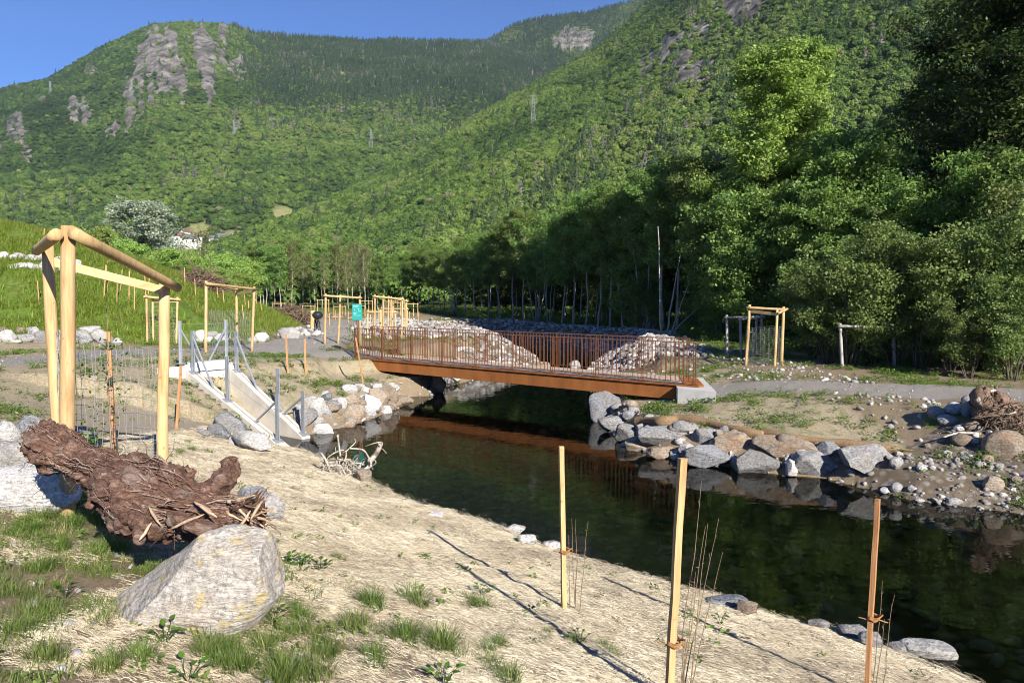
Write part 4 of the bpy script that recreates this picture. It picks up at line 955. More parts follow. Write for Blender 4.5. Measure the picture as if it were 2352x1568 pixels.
for w in (0.0, 1.0):
    rl = thing("railing", "", "", (0, 0, 0)); del rl["label"]; del rl["category"]
    rl.parent = br; rl.location = Vector(pp(BL / 2, w, DZ)) - br.location
    top = G().beam(pp(-0.02, w, DZ + RH), pp(BL + 0.05, w, DZ + RH), 0.055, 0.022); top.beam(pp(0, w, DZ + 0.09), pp(BL, w, DZ + 0.09), 0.035, 0.012)
    top.obj("handrail", M_CORTEN_D, rl)
    nb = 100; posts = set(range(0, nb, 11)); far = G()
    for k in range(nb):
        s = BL * k / (nb - 1); jit = 0.022 * math.sin(k * 7.3)
        q = pp(s, w, 0)
        if k in posts:
            a = np.array([bd[0], bd[1], 0]); g = G()
            for o_ in (-0.032, 0.032):
                g.frame_box(q + a * o_ + (0, 0, DZ + RH / 2 - 0.03), a * 0.012, np.array([WV[0], WV[1], 0]) / 2.02 * 0.035, (0, 0, RH / 2 + 0.02))
            g.frame_box(q + (0, 0, DZ + 0.03), a * 0.10, np.array([WV[0], WV[1], 0]) / 2.02 * 0.05, (0, 0, 0.015))
            g.obj("post", M_CORTEN_D, rl)
        else:
            a = np.array([bd[0], bd[1], 0])
            g = G() if w == 0 else far
            g.frame_box(q + a * jit + (0, 0, DZ + 0.09 + (RH - 0.09) / 2), a * 0.011, np.array([WV[0], WV[1], 0]) / 2.02 * 0.022, (0, 0, (RH - 0.09) / 2))
            if w == 0: g.obj("baluster", M_CORTEN_D, rl)
    if w == 1.0:
        o = far.obj("balusters", M_CORTEN_D, rl); o["kind"] = "stuff"
def abut(s0, s1, label, zt):
    g = G(); a = pp(s0, -0.32, 0)[:2]; b_ = pp(s1, -0.32, 0)[:2]; c_ = pp(s1, 1.3, 0)[:2]; d_ = pp(s0, 1.3, 0)[:2]
    g.sweep([a, b_, c_, d_], -0.6, zt)
    o = g.obj("abutment", M_CONC, None, False, (*(sum([a, b_, c_, d_]) / 4), 0)); tag(o, label, "abutment"); return o
abut(-0.75, 0.27, "grey concrete abutment carrying the bridge's end near the signboard", DZ - 0.045)
abut(BL - 0.54, BL + 0.55, "grey concrete abutment carrying the bridge's end near the gravel track", DZ - 0.045)

# ---------------------------------------------------------------- concrete ramp
def rp(s, n, z): q = RA * s + RN * n; return np.array([q[0], q[1], z])
mid = rp((S_TOP + S_LEND) / 2, 11.1, 0)
ra = thing("concrete_ramp", "sloping pale concrete trough running down into the water with wire railings", "ramp", (mid[0], mid[1], 0.0))
M_CONC_IN = plain_mat("ramp_concrete", (0.56, 0.52, 0.46), 0.9, 0, 0.16, 2.2, 0.3)
def wall_piece(n0, n1, s0, s1, z0, z1, zb):
    g = G(); V = []
    for s, zt in ((s0, z0), (s1, z1)):
        for n in (n0, n1):
            for z in (zb, zt): V.append(rp(s, n, z))
    return g.add(V, [(0, 1, 3, 2), (4, 6, 7, 5), (0, 4, 5, 1), (2, 3, 7, 6), (0, 2, 6, 4), (1, 5, 7, 3)])
g = wall_piece(R_L0, R_L1, S_TOP - 0.35, S_LEND, 1.80, 0.06, -0.9); g.obj("side_wall", M_CONC_IN, ra)
g = wall_piece(R_R0, R_R1, S_TOP - 0.35, S_REND, 1.80, 0.06, -0.9); g.obj("side_wall", M_CONC_IN, ra)
wall_piece(R_L0 - 0.55, R_L0 - 0.003, S_TOP - 0.45, S_TOP - 0.1, 1.76, 1.76, 1.0).obj("wing_wall", M_CONC_WHITE, ra)
g = wall_piece(R_L1 + 0.003, R_R0 - 0.003, S_TOP - 0.40, S_TOP - 0.12, 1.86, 1.86, 1.62); g.obj("end_wall", M_CONC_WHITE, ra)
wall_piece(R_L1 + 0.003, R_R0 - 0.003, S_TOP - 0.42, S_TOP - 0.20, 1.60, 1.60, 0.95).obj("end_panel", M_CONC_WHITE, ra)
wall_piece(R_L1 + 0.003, R_R0 - 0.003, S_TOP - 0.30, S_TOP + 0.05, 0.90, 0.78, 0.72).obj("wooden_flap", wood_mat("orange_board", (0.42, 0.22, 0.07), (0.55, 0.32, 0.11)), ra)
wall_piece(R_L1, R_R0, S_TOP - 0.3, S_LEND - 0.2, 0.40, -0.42, -0.9).obj("floor_slab", M_CONC_IN, ra)
def wt_(n, s): return 1.80 + (0.06 - 1.80) * (s - (S_TOP - 0.35)) / ((S_LEND if n < 11.1 else S_REND) - (S_TOP - 0.35))
nl, nr_w = (R_L0 + R_L1) / 2, (R_R0 + R_R1) / 2
tops = {}
def ramp_post(key, n, s, h=1.12, brace=None):
    z = wt_(n, s); g = G(); b_ = rp(s, n, z); e = b_ + (0, 0, h); a3 = np.array([*RA, 0]); n3 = np.array([*RN, 0])
    g.frame_box((b_ + e) / 2, a3 * 0.045, n3 * 0.004, (0, 0, h / 2)); g.frame_box((b_ + e) / 2 + n3 * 0.03, a3 * 0.004, n3 * 0.026, (0, 0, h / 2)); g.frame_box((b_ + e) / 2 - n3 * 0.03, a3 * 0.045, n3 * 0.004, (0, 0, h / 2))
    g.frame_box(b_ + (0, 0, 0.012), a3 * 0.10 + (0, 0, -0.03), n3 * 0.10, (0, 0, 0.010))
    po = g.obj("post", M_GALV, ra)
    if brace:
        q = rp(s + brace, n, wt_(n, s + brace) + 0.02); G().beam(e - (0, 0, 0.15), q, 0.04, 0.04).obj("brace", M_GALV, ra)
    tops[key] = (b_, e)
ramp_post('l1', nl, S_TOP + 0.15, brace=0.95); ramp_post('l2', nl, S_TOP + 1.75); ramp_post('l3', nl, S_LEND - 0.42, brace=-0.9)
ramp_post('r1', nr_w, S_TOP + 0.15, brace=0.95); ramp_post('r2', nr_w, S_TOP + 2.05); ramp_post('r3', nr_w, S_REND - 0.10, brace=-0.85)
def end_post(key, n, br_n):
    b_ = rp(S_TOP - 0.27, n, 1.84); e = b_ + (0, 0, 1.15); a3 = np.array([*RA, 0]); n3 = np.array([*RN, 0]); g = G()
    g.frame_box((b_ + e) / 2, a3 * 0.004, n3 * 0.045, (0, 0, 0.575)); g.frame_box((b_ + e) / 2 + a3 * 0.03, a3 * 0.026, n3 * 0.004, (0, 0, 0.575)); g.frame_box(b_ + (0, 0, 0.01), a3 * 0.09, n3 * 0.09, (0, 0, 0.01))
    g.obj("post", M_GALV, ra); G().beam(e - (0, 0, 0.2), rp(S_TOP - 0.27, br_n, 1.87), 0.04, 0.04).obj("brace", M_GALV, ra); tops[key] = (b_, e)
end_post('e1', nl - 0.12, nl + 0.40); end_post('e2', nr_w - 0.05, nr_w - 0.58)
for a, b_ in (('l1', 'l2'), ('l2', 'l3'), ('r1', 'r2'), ('r2', 'r3'), ('e1', 'e2')):
    for f in (0.05, 0.5, 0.93):
        p, q = tops[a], tops[b_]
        x0, x1 = p[0] + (p[1] - p[0]) * f, q[0] + (q[1] - q[0]) * f
        pts = [x0 + (x1 - x0) * t_ - np.array([0, 0, 0.03 * 4 * t_ * (1 - t_)]) for t_ in np.linspace(0, 1, 6)]
        G().tube(pts, 0.005, 5, False).obj("wire", M_WIRE, ra, True)
for a, sg in (('e1', -1), ('l3', 1), ('r3', 1), ('e2', 1)):
    p, q = tops[a]; n3 = np.array([*RN, 0]) * sg
    G().tube([p + (q - p) * f + n3 * 0.16 * math.sin(math.pi * (f - 0.45) / 0.5) for f in np.linspace(0.45, 0.95, 9)], 0.005, 5, False).obj("wire", M_WIRE, ra, True)
# ---------------------------------------------------------------- timber tree guards
M_POST = wood_mat("peeled_log", (0.43, 0.275, 0.125), (0.58, 0.415, 0.215))
M_POST_GREY = wood_mat("weathered_log", (0.24, 0.23, 0.22), (0.40, 0.385, 0.37))
M_BOARD = wood_mat("sawn_board", (0.48, 0.32, 0.15), (0.60, 0.43, 0.23), grain=(0.2, 0.2, 1))
M_STAKE = wood_mat("sawn_stake", (0.40, 0.235, 0.10), (0.55, 0.36, 0.18))
M_STAKE_RED = wood_mat("reddish_stake", (0.36, 0.17, 0.07), (0.50, 0.27, 0.125))
M_ROPE = plain_mat("coconut_rope", (0.34, 0.17, 0.07), 0.9, 0, 0.3, 60)
M_TWIG = plain_mat("twig", (0.24, 0.17, 0.10), 0.85, 0, 0.3, 20)
M_PLANT = leaf_mat("plant_leaves", (0.035, 0.085, 0.012), (0.075, 0.155, 0.020), (0.13, 0.23, 0.035), 0.35)

def wob(p, q, rng, n=7, w=0.012): return path3(p, q, rng, n, w)
def wires(g, a, b, z0, z1, rows, cols, r, rng):
    a, b = np.asarray(a, float), np.asarray(b, float)
    L = np.linalg.norm((b - a)[:2])
    sag = lambda t: 0.015 * math.sin(t * 9 + a[0])
    for k in range(rows):
        f = (k / (rows - 1)) ** 1.35
        pts = [a + (b - a) * t + (0, 0, z0 + (z1 - z0) * f + sag(t) * (1 + f)) for t in np.linspace(-0.02, 1.02, 8)]
        g.tube(pts, r, 4, False)
    for k in range(cols):
        t = (k + 0.5) / cols
        pts = [a + (b - a) * t + (0.012 * math.sin(f * 17 + k * 3), 0.012 * math.cos(f * 13 + k), z0 + (z1 - z0) * f) for f in np.linspace(0, 1, 9)]
        g.tube(pts, r, 4, False)

def guard(name, label, posts, group=None, rail_r=0.045, mat=M_POST, board=True, mesh_h=1.45, wire_r=0.0022, rows=12, fill=True, rails=((0, 1), (0, 2)), boardp=(2, 1), rail_drop=0.10, plant=None):
    """posts: list of (base, top, radius); rails join post tops"""
    rng = np.random.default_rng(hash_(label)); c = np.mean([p[0] for p in posts], 0)
    th = thing(name, label, "tree guard", c, group)
    for b, t_, r in posts:
        G().tube(wob(np.array(b) - (0, 0, 0.15), t_, rng), r * np.array([1.08, 1.06, 1.03, 1.0, 0.98, 0.96, 0.93]), 14).obj("post", mat, th, True)
    for i, j in rails:
        p, q = np.array(posts[i][1]) - (0, 0, rail_drop), np.array(posts[j][1]) - (0, 0, rail_drop)
        d = (q - p) / np.linalg.norm(q - p); e = np.array([-d[1], d[0], 0]) * (posts[i][2] + rail_r * 0.7)
        if np.dot(e[:2], -p[:2]) < 0: e = -e
        G().tube(wob(p - d * 0.10 + e, q + d * 0.10 + e, rng, 7, 0.008), rail_r * np.array([1.04, 1.02, 1.03, 1, 0.98, 0.97, 0.96]), 12).obj("rail", mat, th, True)
    if board:
        p, q = np.array(posts[boardp[0]][1]) - (0, 0, rail_drop + 0.12), np.array(posts[boardp[1]][1]) - (0, 0, rail_drop + 0.06)
        G().beam(p, q, 0.025, 0.10, bev=0.004).obj("board", M_BOARD if mat is M_POST else mat, th)
    if fill:
        g = G(); n = len(posts)
        for i in range(n):
            a, b_ = np.array(posts[i][0]), np.array(posts[(i + 1) % n][0])
            L = np.linalg.norm(a - b_); wires(g, a, b_, 0.05, mesh_h, rows, max(3, int(L / 0.16)), wire_r, rng)
        g.obj("wire_mesh", M_WIRE, th, True)
    return th
def post_px(bx, by, tx, ty, r, Y=None, zbase=None):
    b = hit(bx, by) if Y is None else at_y(bx, by, Y)
    if zbase is not None: b = np.array([b[0], b[1], zbase])
    t_ = at_y(tx, ty, b[1]); return (b, t_, r)
# near guard
def near_post(Y, tx, ty, lean_x, r):
    t_ = at_y(tx, ty, Y); b = np.array([t_[0] + lean_x, Y, 0]); b[2] = gz(b[0], b[1]); return (b, t_, r)
pA = near_post(7.0, 156, 520, -0.11, 0.066); pB = near_post(9.1, 380, 640, -0.12, 0.066); pC = near_post(8.3, 111, 556, 0.045, 0.064)
guard("tree_guard", "nearest and largest log tree guard, its top rail sloping down towards the ramp", [pA, pB, pC], wire_r=0.0026, rows=12, mesh_h=1.75, boardp=(2, 1), rail_r=0.055, rail_drop=0.09)
guard("tree_guard", "log tree guard standing right behind the ramp's upper end, before the mound", [post_px(472, 808, 473, 645, .05), post_px(578, 806, 584, 658, .05), post_px(545, 796, 543, 662, .05)], "log tree guards along the path")
guard("tree_guard", "smaller greyish tree guard at the mound's foot, seen through the nearest guard", [post_px(338, 786, 336, 676, .045), post_px(404, 788, 408, 682, .045), post_px(352, 782, 350, 680, .04)], "log tree guards along the path", mat=M_POST)
guard("tree_guard", "log tree guard beside the gravel path, left of the green sign", [post_px(746, 790, 748, 674, .055), post_px(776, 788, 782, 677, .05), post_px(828, 792, 826, 679, .05)], "log tree guards along the path", rails=((0, 2),), board=False, fill=False)
gd = [(860, 770, 861, 676, .05), (880, 768, 881, 678, .05), (923, 772, 924, 682, .05)]
guard("tree_guard", "log tree guard behind the bridge railing, right of the green sign", [post_px(*q, Y=37) for q in gd], "log tree guards along the path", rails=((0, 2),), board=False, rows=8)
gd = [(890, 772, 893, 679, .05), (897, 768, 899, 681, .045), (931, 766, 934, 687, .045)]
guard("tree_guard", "log tree guard standing just behind the one at the bridge railing", [post_px(*q, Y=41) for q in gd], "log tree guards along the path", rails=((0, 2),), board=False, rows=8)
guard("tree_guard", "yellowish log tree guard on the far bank beside the thicket", [post_px(1713, 838, 1722, 700, .052), post_px(1795, 836, 1800, 704, .052), post_px(1779, 840, 1785, 711, .045)], None, rails=((0, 1), (1, 2)), boardp=(0, 2), rows=22, mesh_h=1.3)
gd = [(1670, 806, 1669, 723, .05), (1702, 808, 1701, 727, .045), (1735, 800, 1738, 724, .045), (1748, 800, 1750, 722, .045)]
guard("tree_guard", "old grey log tree guard half hidden behind the yellowish one", [post_px(*q, Y=28.5) for q in gd], "old grey tree guards in the thicket", mat=M_POST_GREY, rails=((0, 3), (1, 3)), board=False, fill=False)
for n_, (q0, q1, q2, lb) in enumerate([((1935, 838, 1930, 742), (2055, 838, 2052, 745), (2105, 838, 2108, 742), "old grey tree guard overgrown by willow shrubs, nearer the bridge"), ((2255, 850, 2253, 752), (2310, 850, 2308, 750), (2380, 850, 2378, 752), "old grey tree guard overgrown by willow shrubs, at the right picture edge")]):
    guard("tree_guard", lb, [post_px(*q, .05, Y=24.2) if False else post_px(q[0], q[1], q[2], q[3], .05, 24.2) for q in (q0, q1, q2)], "old grey tree guards in the thicket", mat=M_POST_GREY, rails=((0, 1), (1, 2)), board=False, fill=False)
# tiny guards far away
k_ = 0
for px, Y in [(690,98),(708,100),(725,96),(742,102),(768,92),(780,97),(812,90),(824,95),(842,100),(855,88),(640,98),(900,96),(915,92),(945,90)]:
    p = at_y(px, 716, Y); z = gz(p[0], Y); w_ = 0.75; h_ = 1.75
    ps = [(np.array([p[0] + dx, Y + dy, z]), np.array([p[0] + dx, Y + dy, z + h_]), .05) for dx, dy in ((-w_, 0), (w_, 0.2), (0.1, 1.0))]
    guard("tree_guard", "distant log tree guard on the green strip before the trees, %s from the brush heap" % ordn(k_), ps, "distant log tree guards", rails=((0, 1), (0, 2)), board=False, fill=False); k_ += 1
for px, py, top in [(876, 760, 705), (1 * 844, 768, 712)]:
    b = hit(px, py); ps = [(b, at_y(px + 1, top, b[1]), .05), (b + (1.6, 0.3, 0), at_y(px + 1, top + 1, b[1]) + (1.6, 0.3, 0), .05), (b + (0.5, 1.4, 0), at_y(px, top, b[1]) + (0.5, 1.4, 0), .05)]
    guard("tree_guard", "low log tree guard among the pale cobbles, %s one from the sign" % ("farther" if px > 860 else "nearer"), ps, "log tree guards among the cobbles", rails=((0, 1),), board=False, fill=False)

# ---------------------------------------------------------------- stakes with saplings
def stake(bx, by, tx, ty, w, label, mat=M_STAKE, square=True, group=None, twigs=0, rope=None, Y=None, whip=0.9, name="stake", cat="stake", rz=0.3):
    rng = np.random.default_rng(hash_(label) + int(bx)); b = hit(bx, by) if Y is None else np.array([at_y(bx, by, Y)[0], Y, 0]);
    if Y is not None: b[2] = gz(b[0], b[1])
    t_ = at_y(tx, ty, b[1]); th = thing(name, label, cat, b, group); ax = t_ - b
    sdir = np.array([math.cos(rz), math.sin(rz), 0])
    if square:
        g = G(); zz = np.linspace(-0.12, 1, 9); V = []
        fr = np.array([-sdir[1], sdir[0], 0])
        for f in zz:
            c_ = b + ax * f + rng.normal(size=3) * 0.0018
            for sx, sy in ((-1, -1), (1, -1), (1, 1), (-1, 1)):
                V.append(c_ + sdir * sx * w * 0.5 * rng.uniform(0.94, 1.05) + fr * sy * w * 0.4 * rng.uniform(0.94, 1.05))
        Q = [(4 * i + j, 4 * i + (j + 1) % 4, 4 * i + 4 + (j + 1) % 4, 4 * i + 4 + j) for i in range(8) for j in range(4)] + [(32, 33, 34, 35)]
        g.add(V, Q); g.obj("pole", mat, th)
    else:
        G().tube(wob(b - (0, 0, 0.1), t_, rng, 7, 0.02), w * 0.5 * np.linspace(1.05, 0.9, 7), 8).obj("pole", mat, th, True)
    for k in range(twigs):
        o_ = np.array([rng.uniform(0.04, 0.16), rng.uniform(-0.08, 0.05), 0]); h_ = np.linalg.norm(ax) * whip * rng.uniform(0.55, 1.0)
        pts = path3(b + o_ * 0.8 - (0, 0, 0.03), b + o_ * rng.uniform(0.6, 1.7) + ax / np.linalg.norm(ax) * h_ + (rng.uniform(-0.03, 0.07), 0, 0), rng, 10, 0.05)
        g = G().tube(pts, np.linspace(0.0048, 0.0012, 10), 5, False)
        for m in range(2, 9):
            d = rng.normal(size=3) * 0.012 + (0, 0, 0.016); g.tube([pts[m], pts[m] + d], [0.0025, 0.001], 4, False)
        g.obj("shoot", M_TWIG, th, True)
    if rope:
        c_ = b + ax * rope; g = G()
        for k in range(4):
            a = np.linspace(0, 6.28, 15) + k; rx = w * (0.75 + 0.1 * k)
            g.tube(np.stack([c_[0] + rx * np.cos(a) + 0.012 * k, c_[1] + rx * np.sin(a), c_[2] + 0.010 * k + 0.012 * np.sin(a * 2 + k)], 1), 0.0055, 6, False)
        g.tube(path3(c_ + (w * 0.5, 0, 0.01), c_ + (0.13, 0.02, -0.03), rng, 5, 0.1), 0.005, 5); g.tube(path3(c_ - (w * 0.5, 0, 0), c_ + (-0.09, 0, 0.015), rng, 4, 0.1), 0.004, 5)
        g.obj("rope_tie", M_ROPE, th, True)
    return th
stake(1296, 1397, 1289, 1024, 0.042, "pale sawn stake with thin bare shoots, the first by the water and farthest of three", twigs=4, rope=0.35, whip=0.72)
stake(1535, 1612, 1568, 1053, 0.046, "middle sawn stake of three by the water, tied to bare shoots with brown rope", twigs=6, rope=0.24, whip=0.98)
stake(1990, 1610, 2016, 1146, 0.040, "dark brown faced stake of three by the water, with few bare shoots on its left", twigs=3, rope=0.41, whip=0.6, mat=M_STAKE_RED, rz=0.9)
stake(405, 985, 416, 838, 0.055, "reddish stake leaning beside the ramp's outer wall", M_STAKE_RED)
stake(262, 968, 248, 762, 0.055, "reddish stake inside the nearest tree guard", M_STAKE_RED, Y=10.3)
stake(661, 860, 657, 768, 0.055, "reddish stake on the matted bank right of the ramp, nearer the ramp", M_STAKE_RED)
stake(702, 858, 700, 778, 0.055, "reddish stake on the matted bank right of the ramp, nearer the bridge", M_STAKE_RED)
stake(834, 880, 817, 775, 0.05, "thin stake in front of the abutment below the green sign", M_STAKE_RED)
mnd = [(238,690,243,608),(247,670,244,610),(276,668,281,620),(296,688,297,622),(308,712,309,638),(334,690,333,616),(340,678,343,636),(100,545,103,525),(112,552,117,540),(565,712,560,665),(572,716,570,690),(560,735,556,700),(603,722,598,690),(590,705,588,672),(90,700,86,645),(500,690,498,650),(515,700,512,668),(450,690,447,640),(425,660,424,615),(268,700,270,632)]
mnd.sort(key=lambda q: q[0])
for i, q in enumerate(mnd):
    stake(*q, 0.05, "thin pale stake on the grassy mound, %s from the left edge" % ordn(i), group="thin stakes on the mound", square=False)
fld = [(869,742,870,706),(816,735,815,700),(905,735,906,712),(960,748,962,716),(800,742,800,715),(757,748,757,720),(850,752,851,722),(770,735,771,712),(940,742,941,715)]
fld.sort(key=lambda q: q[0])
for i, q in enumerate(fld):
    stake(*q, 0.06, "thin stake standing among the pale cobbles, %s from the bicycle" % ordn(i), group="stakes among the cobbles", square=False)

# saplings in the guards
def sapling(base, H, label, seed, leafn=26, leaf=0.055, spread=0.35, start=0.15):
    rng = np.random.default_rng(seed); th = thing("sapling", label, "sapling", base); b = np.array(base, float)
    st = path3(b - (0, 0, 0.05), b + (rng.uniform(-.05, .1), rng.uniform(-.1, .1), H), rng, 10, 0.06); g = G().tube(st, np.linspace(0.014, 0.004, 10), 6, False); C = []
    for k in range(16):
        t = start + (0.97 - start) * k / 16; m = st[int(t * 9)]; a = k * 2.4; L = spread * rng.uniform(0.5, 1) * (1.1 - t)
        e = m + (math.cos(a) * L, math.sin(a) * L, 0.35 * L); g.tube(path3(m, e, rng, 4, 0.1), [0.006, 0.005, 0.004, 0.002], 4, False)
        if rng.uniform() < 0.8: C.append(e); C.append((m + e) / 2)
    g.obj("stem", M_TWIG, th, True); C = np.array(C); n = leafn * len(C); ci = np.repeat(np.arange(len(C)), leafn)
    P = C[ci] + rng.normal(size=(n, 3)) * 0.07; V, F = leaf_quads(P, rng.normal(size=(n, 3)) + (0, 0, 1), leaf * rng.uniform(0.6, 1.3, n), rng, 0.55)
    link("leaves", mesh("leaves", V - b, F, M_PLANT, False, dict(tone=np.repeat(np.clip(rng.normal(0.55, 0.2, n), 0, 1), 4))), th)
b = np.array([-4.62, 8.45, 0.0]); b[2] = gz(b[0], b[1]); sapling(b, 2.15, "thin leafy sapling inside the nearest tree guard", 71, 9)
b = np.array([-4.75, 8.05, 0.0]); b[2] = gz(b[0], b[1]); sapling(b, 0.75, "low leafy sapling at the foot of the nearest tree guard's stake", 72, 16, start=0.02)
b = hit(1755, 837); sapling(b + (0.2, 0.5, 0), 1.5, "leafy sapling inside the yellowish tree guard on the far bank", 73, 22, 0.07, 0.6, 0.05)
b = hit(800, 795); sapling(b + (0, 0.3, 0), 1.3, "young sapling with few leaves in the guard left of the sign", 74, 10, 0.06, 0.4, 0.1)

# ---------------------------------------------------------------- green signboard
M_TEAL = plain_mat("teal_panel", (0.020, 0.27, 0.235), 0.45, 0, 0.05, 3, 0.0)
M_PRINT = plain_mat("pale_print", (0.45, 0.78, 0.74), 0.6, 0, 0.05, 3, 0.0)
M_PRINT2 = plain_mat("faint_print", (0.10, 0.46, 0.41), 0.6, 0, 0.05, 3, 0.0)
M_PRINT3 = plain_mat("grey_print", (0.09, 0.20, 0.20), 0.6, 0, 0.05, 3, 0.0)
M_DPOST = plain_mat("dark_steel_post", (0.13, 0.09, 0.075), 0.6, 0.3)
b = hit(824, 815); b = np.array([at_y(822, 800, 29.9)[0], 29.9, 0]); b[2] = gz(b[0], b[1])
sg = thing("signboard", "teal green information board on a dark post at the bridge's left end", "sign", b)
k = 29.9 / FPX; zt = at_y(822, 698, 29.9)[2]; zb_ = at_y(822, 735, 29.9)[2]; xc = at_y(821, 700, 29.9)[0]; ww = 22.5 * k
G().tube([b - (0, 0, 0.2), (b[0] + 0.01, b[1], zt + 0.02)], 0.048, 12).obj("post", M_DPOST, sg, True)
g = G(); g.frame_box((xc, 29.83, (zt + zb_) / 2), (ww / 2, 0, 0), (0, 0.012, 0), (0, 0, (zt - zb_) / 2), 0.006).obj("panel", M_TEAL, sg)
hh = zt - zb_
def strip(g, x0, x1, y0, y1, yy=29.8155): g.frame_box((xc + ww * ((x0 + x1) / 2 - 0.5), yy, zt - hh * (y0 + y1) / 2), (ww * (x1 - x0) / 2, 0, 0), (0, 0.0015, 0), (0, 0, hh * (y1 - y0) / 2))
g = G()
for x0, x1 in ((.12, .30), (.33, .68)): strip(g, x0, x1, .085, .115)
for r_ in range(2):
    for q in range(6): strip(g, .13 + .075 * q, .185 + .075 * q, .165 + .045 * r_, .175 + .045 * r_)
strip(g, .60, .70, .27, .33); strip(g, .66, .72, .42, .47); strip(g, .78, .84, .42, .47)
for r_ in range(4): strip(g, .13, .44 - .03 * (r_ % 2), .52 + .025 * r_, .53 + .025 * r_)
g.tube([(xc + ww * (.22 - .5), 29.8145, zt - hh * .38), (xc + ww * (.28 - .5), 29.8145, zt - hh * .32)], 0.010, 6); g.obj("print", M_PRINT, sg)
g = G()
for r_ in range(5):
    for x0, x1 in ((.13, .48), (.54, .92)): strip(g, x0, x1, .655 + .02 * r_, .665 + .02 * r_)
g.obj("print", M_PRINT2, sg)
a = np.linspace(0, 6.283, 25); G().tube(np.stack([xc + ww * (.26 - .5) + ww * .13 * np.cos(a), 29.815 + 0 * a, zt - hh * .38 + ww * .17 * np.sin(a)], 1), 0.006, 5, False).obj("print", M_PRINT3, sg)

# ---------------------------------------------------------------- bicycle leaning on a stump, stump, brush heaps
M_BLACK = plain_mat("black_rubber", (0.015, 0.015, 0.016), 0.55, 0, 0.2)
M_BAG = plain_mat("black_bag", (0.022, 0.026, 0.028), 0.35, 0, 0.3)
M_CHROME = plain_mat("spokes_metal", (0.5, 0.5, 0.5), 0.35, 0.8)
M_CUT = wood_mat("cut_log", (0.40, 0.25, 0.11), (0.56, 0.38, 0.19))
bb = hit(733, 763); ky = bb[1] / FPX
st_ = thing("log_post", "short thick upright log behind the bicycle", "stump", hit(718, 752))
b = np.array(st_.location); hlog = (752 - 708) * ky * 1.02
G().tube(wob(b - (0, 0, 0.2), b + (0.02, 0, hlog), np.random.default_rng(3), 7, 0.03), 6.2 * ky * np.array([1.05, 1, 1, 0.97, 1, 1.0, 0.98]), 14).obj("trunk", M_CUT, st_, True)
bk = thing("bicycle", "black bicycle with a bulging bag leaning against the upright log beside the path", "bicycle", bb)
dirb = np.array([-0.42, 0.90, 0.0]); sd_ = np.array([0.90, 0.42, 0]); R0 = 0.34
def bpt(f, u, l=0.0): return bb + dirb * f + (0, 0, u) + sd_ * (l - 0.10 * u) + (0.02, 0, 0)
def wheel(f):
    w_ = thing("wheel", "", "", (0, 0, 0)); del w_["label"]; del w_["category"]; w_.parent = bk; w_.location = Vector(bpt(f, R0)) - bk.location
    a = np.linspace(0, 6.2832, 29); 
    G().tube([bpt(f + R0 * math.cos(q), R0 + R0 * math.sin(q)) for q in a], 0.026, 8, False).obj("tyre", M_BLACK, w_, True)
    G().tube([bpt(f + 0.30 * math.cos(q), R0 + 0.30 * math.sin(q)) for q in a], 0.011, 6, False).obj("rim", M_CHROME, w_, True)
    g = G()
    for q in np.linspace(0, 6.2832, 15)[:-1]: g.tube([bpt(f, R0), bpt(f + 0.3 * math.cos(q), R0 + 0.3 * math.sin(q))], 0.0025, 4, False)
    g.tube([bpt(f, R0, -0.04), bpt(f, R0, 0.04)], 0.025, 8).obj("spokes", M_CHROME, w_, True)
wheel(0.0); wheel(1.06)
g = G(); g.tube([bpt(0.46, 0.30), bpt(0.0, R0)], 0.014, 7); g.tube([bpt(0.46, 0.30), bpt(0.30, 0.86)], 0.019, 8); g.tube([bpt(0.32, 0.78), bpt(0.0, R0)], 0.011, 7)
g.tube([bpt(0.46, 0.30), bpt(0.90, 0.76)], 0.022, 8); g.tube([bpt(0.33, 0.76), bpt(0.88, 0.86)], 0.019, 8); g.tube([bpt(0.86, 0.96), bpt(0.92, 0.70), bpt(1.06, R0)], 0.016, 7); g.obj("frame", M_BLACK, bk, True)
G().frame_box(bpt(0.25, 0.93), dirb * 0.13, sd_ * 0.07, (0, 0, 0.028), 0.02).obj("saddle", M_BLACK, bk)
G().tube([bpt(0.80, 1.02, -0.28), bpt(0.86, 1.02, -0.1), bpt(0.86, 1.0), bpt(0.86, 1.02, 0.1), bpt(0.80, 1.02, 0.28)], 0.014, 7).obj("handlebar", M_BLACK, bk, True)
g = G().tube([bpt(0.46, 0.30, -0.09), bpt(0.46, 0.30, 0.09)], 0.02, 8); g.tube([bpt(0.46, 0.30, 0.08), bpt(0.52, 0.14, 0.10)], 0.01, 6); g.tube([bpt(0.46, 0.30, -0.08), bpt(0.40, 0.46, -0.10)], 0.01, 6); g.obj("crank", M_CHROME, bk, True)
V, F = ico(4); V = V * (1 + 0.10 * fbm(V * 2, 3, 5)[:, None]); V = V[:, :1] * dirb * 0.26 + V[:, 1:2] * sd_ * 0.30 + V[:, 2:] * np.array([0, 0, 0.24]) + bpt(-0.02, 0.98)
link("bag", mesh("bag", V - bb, F, M_BAG, True), bk)

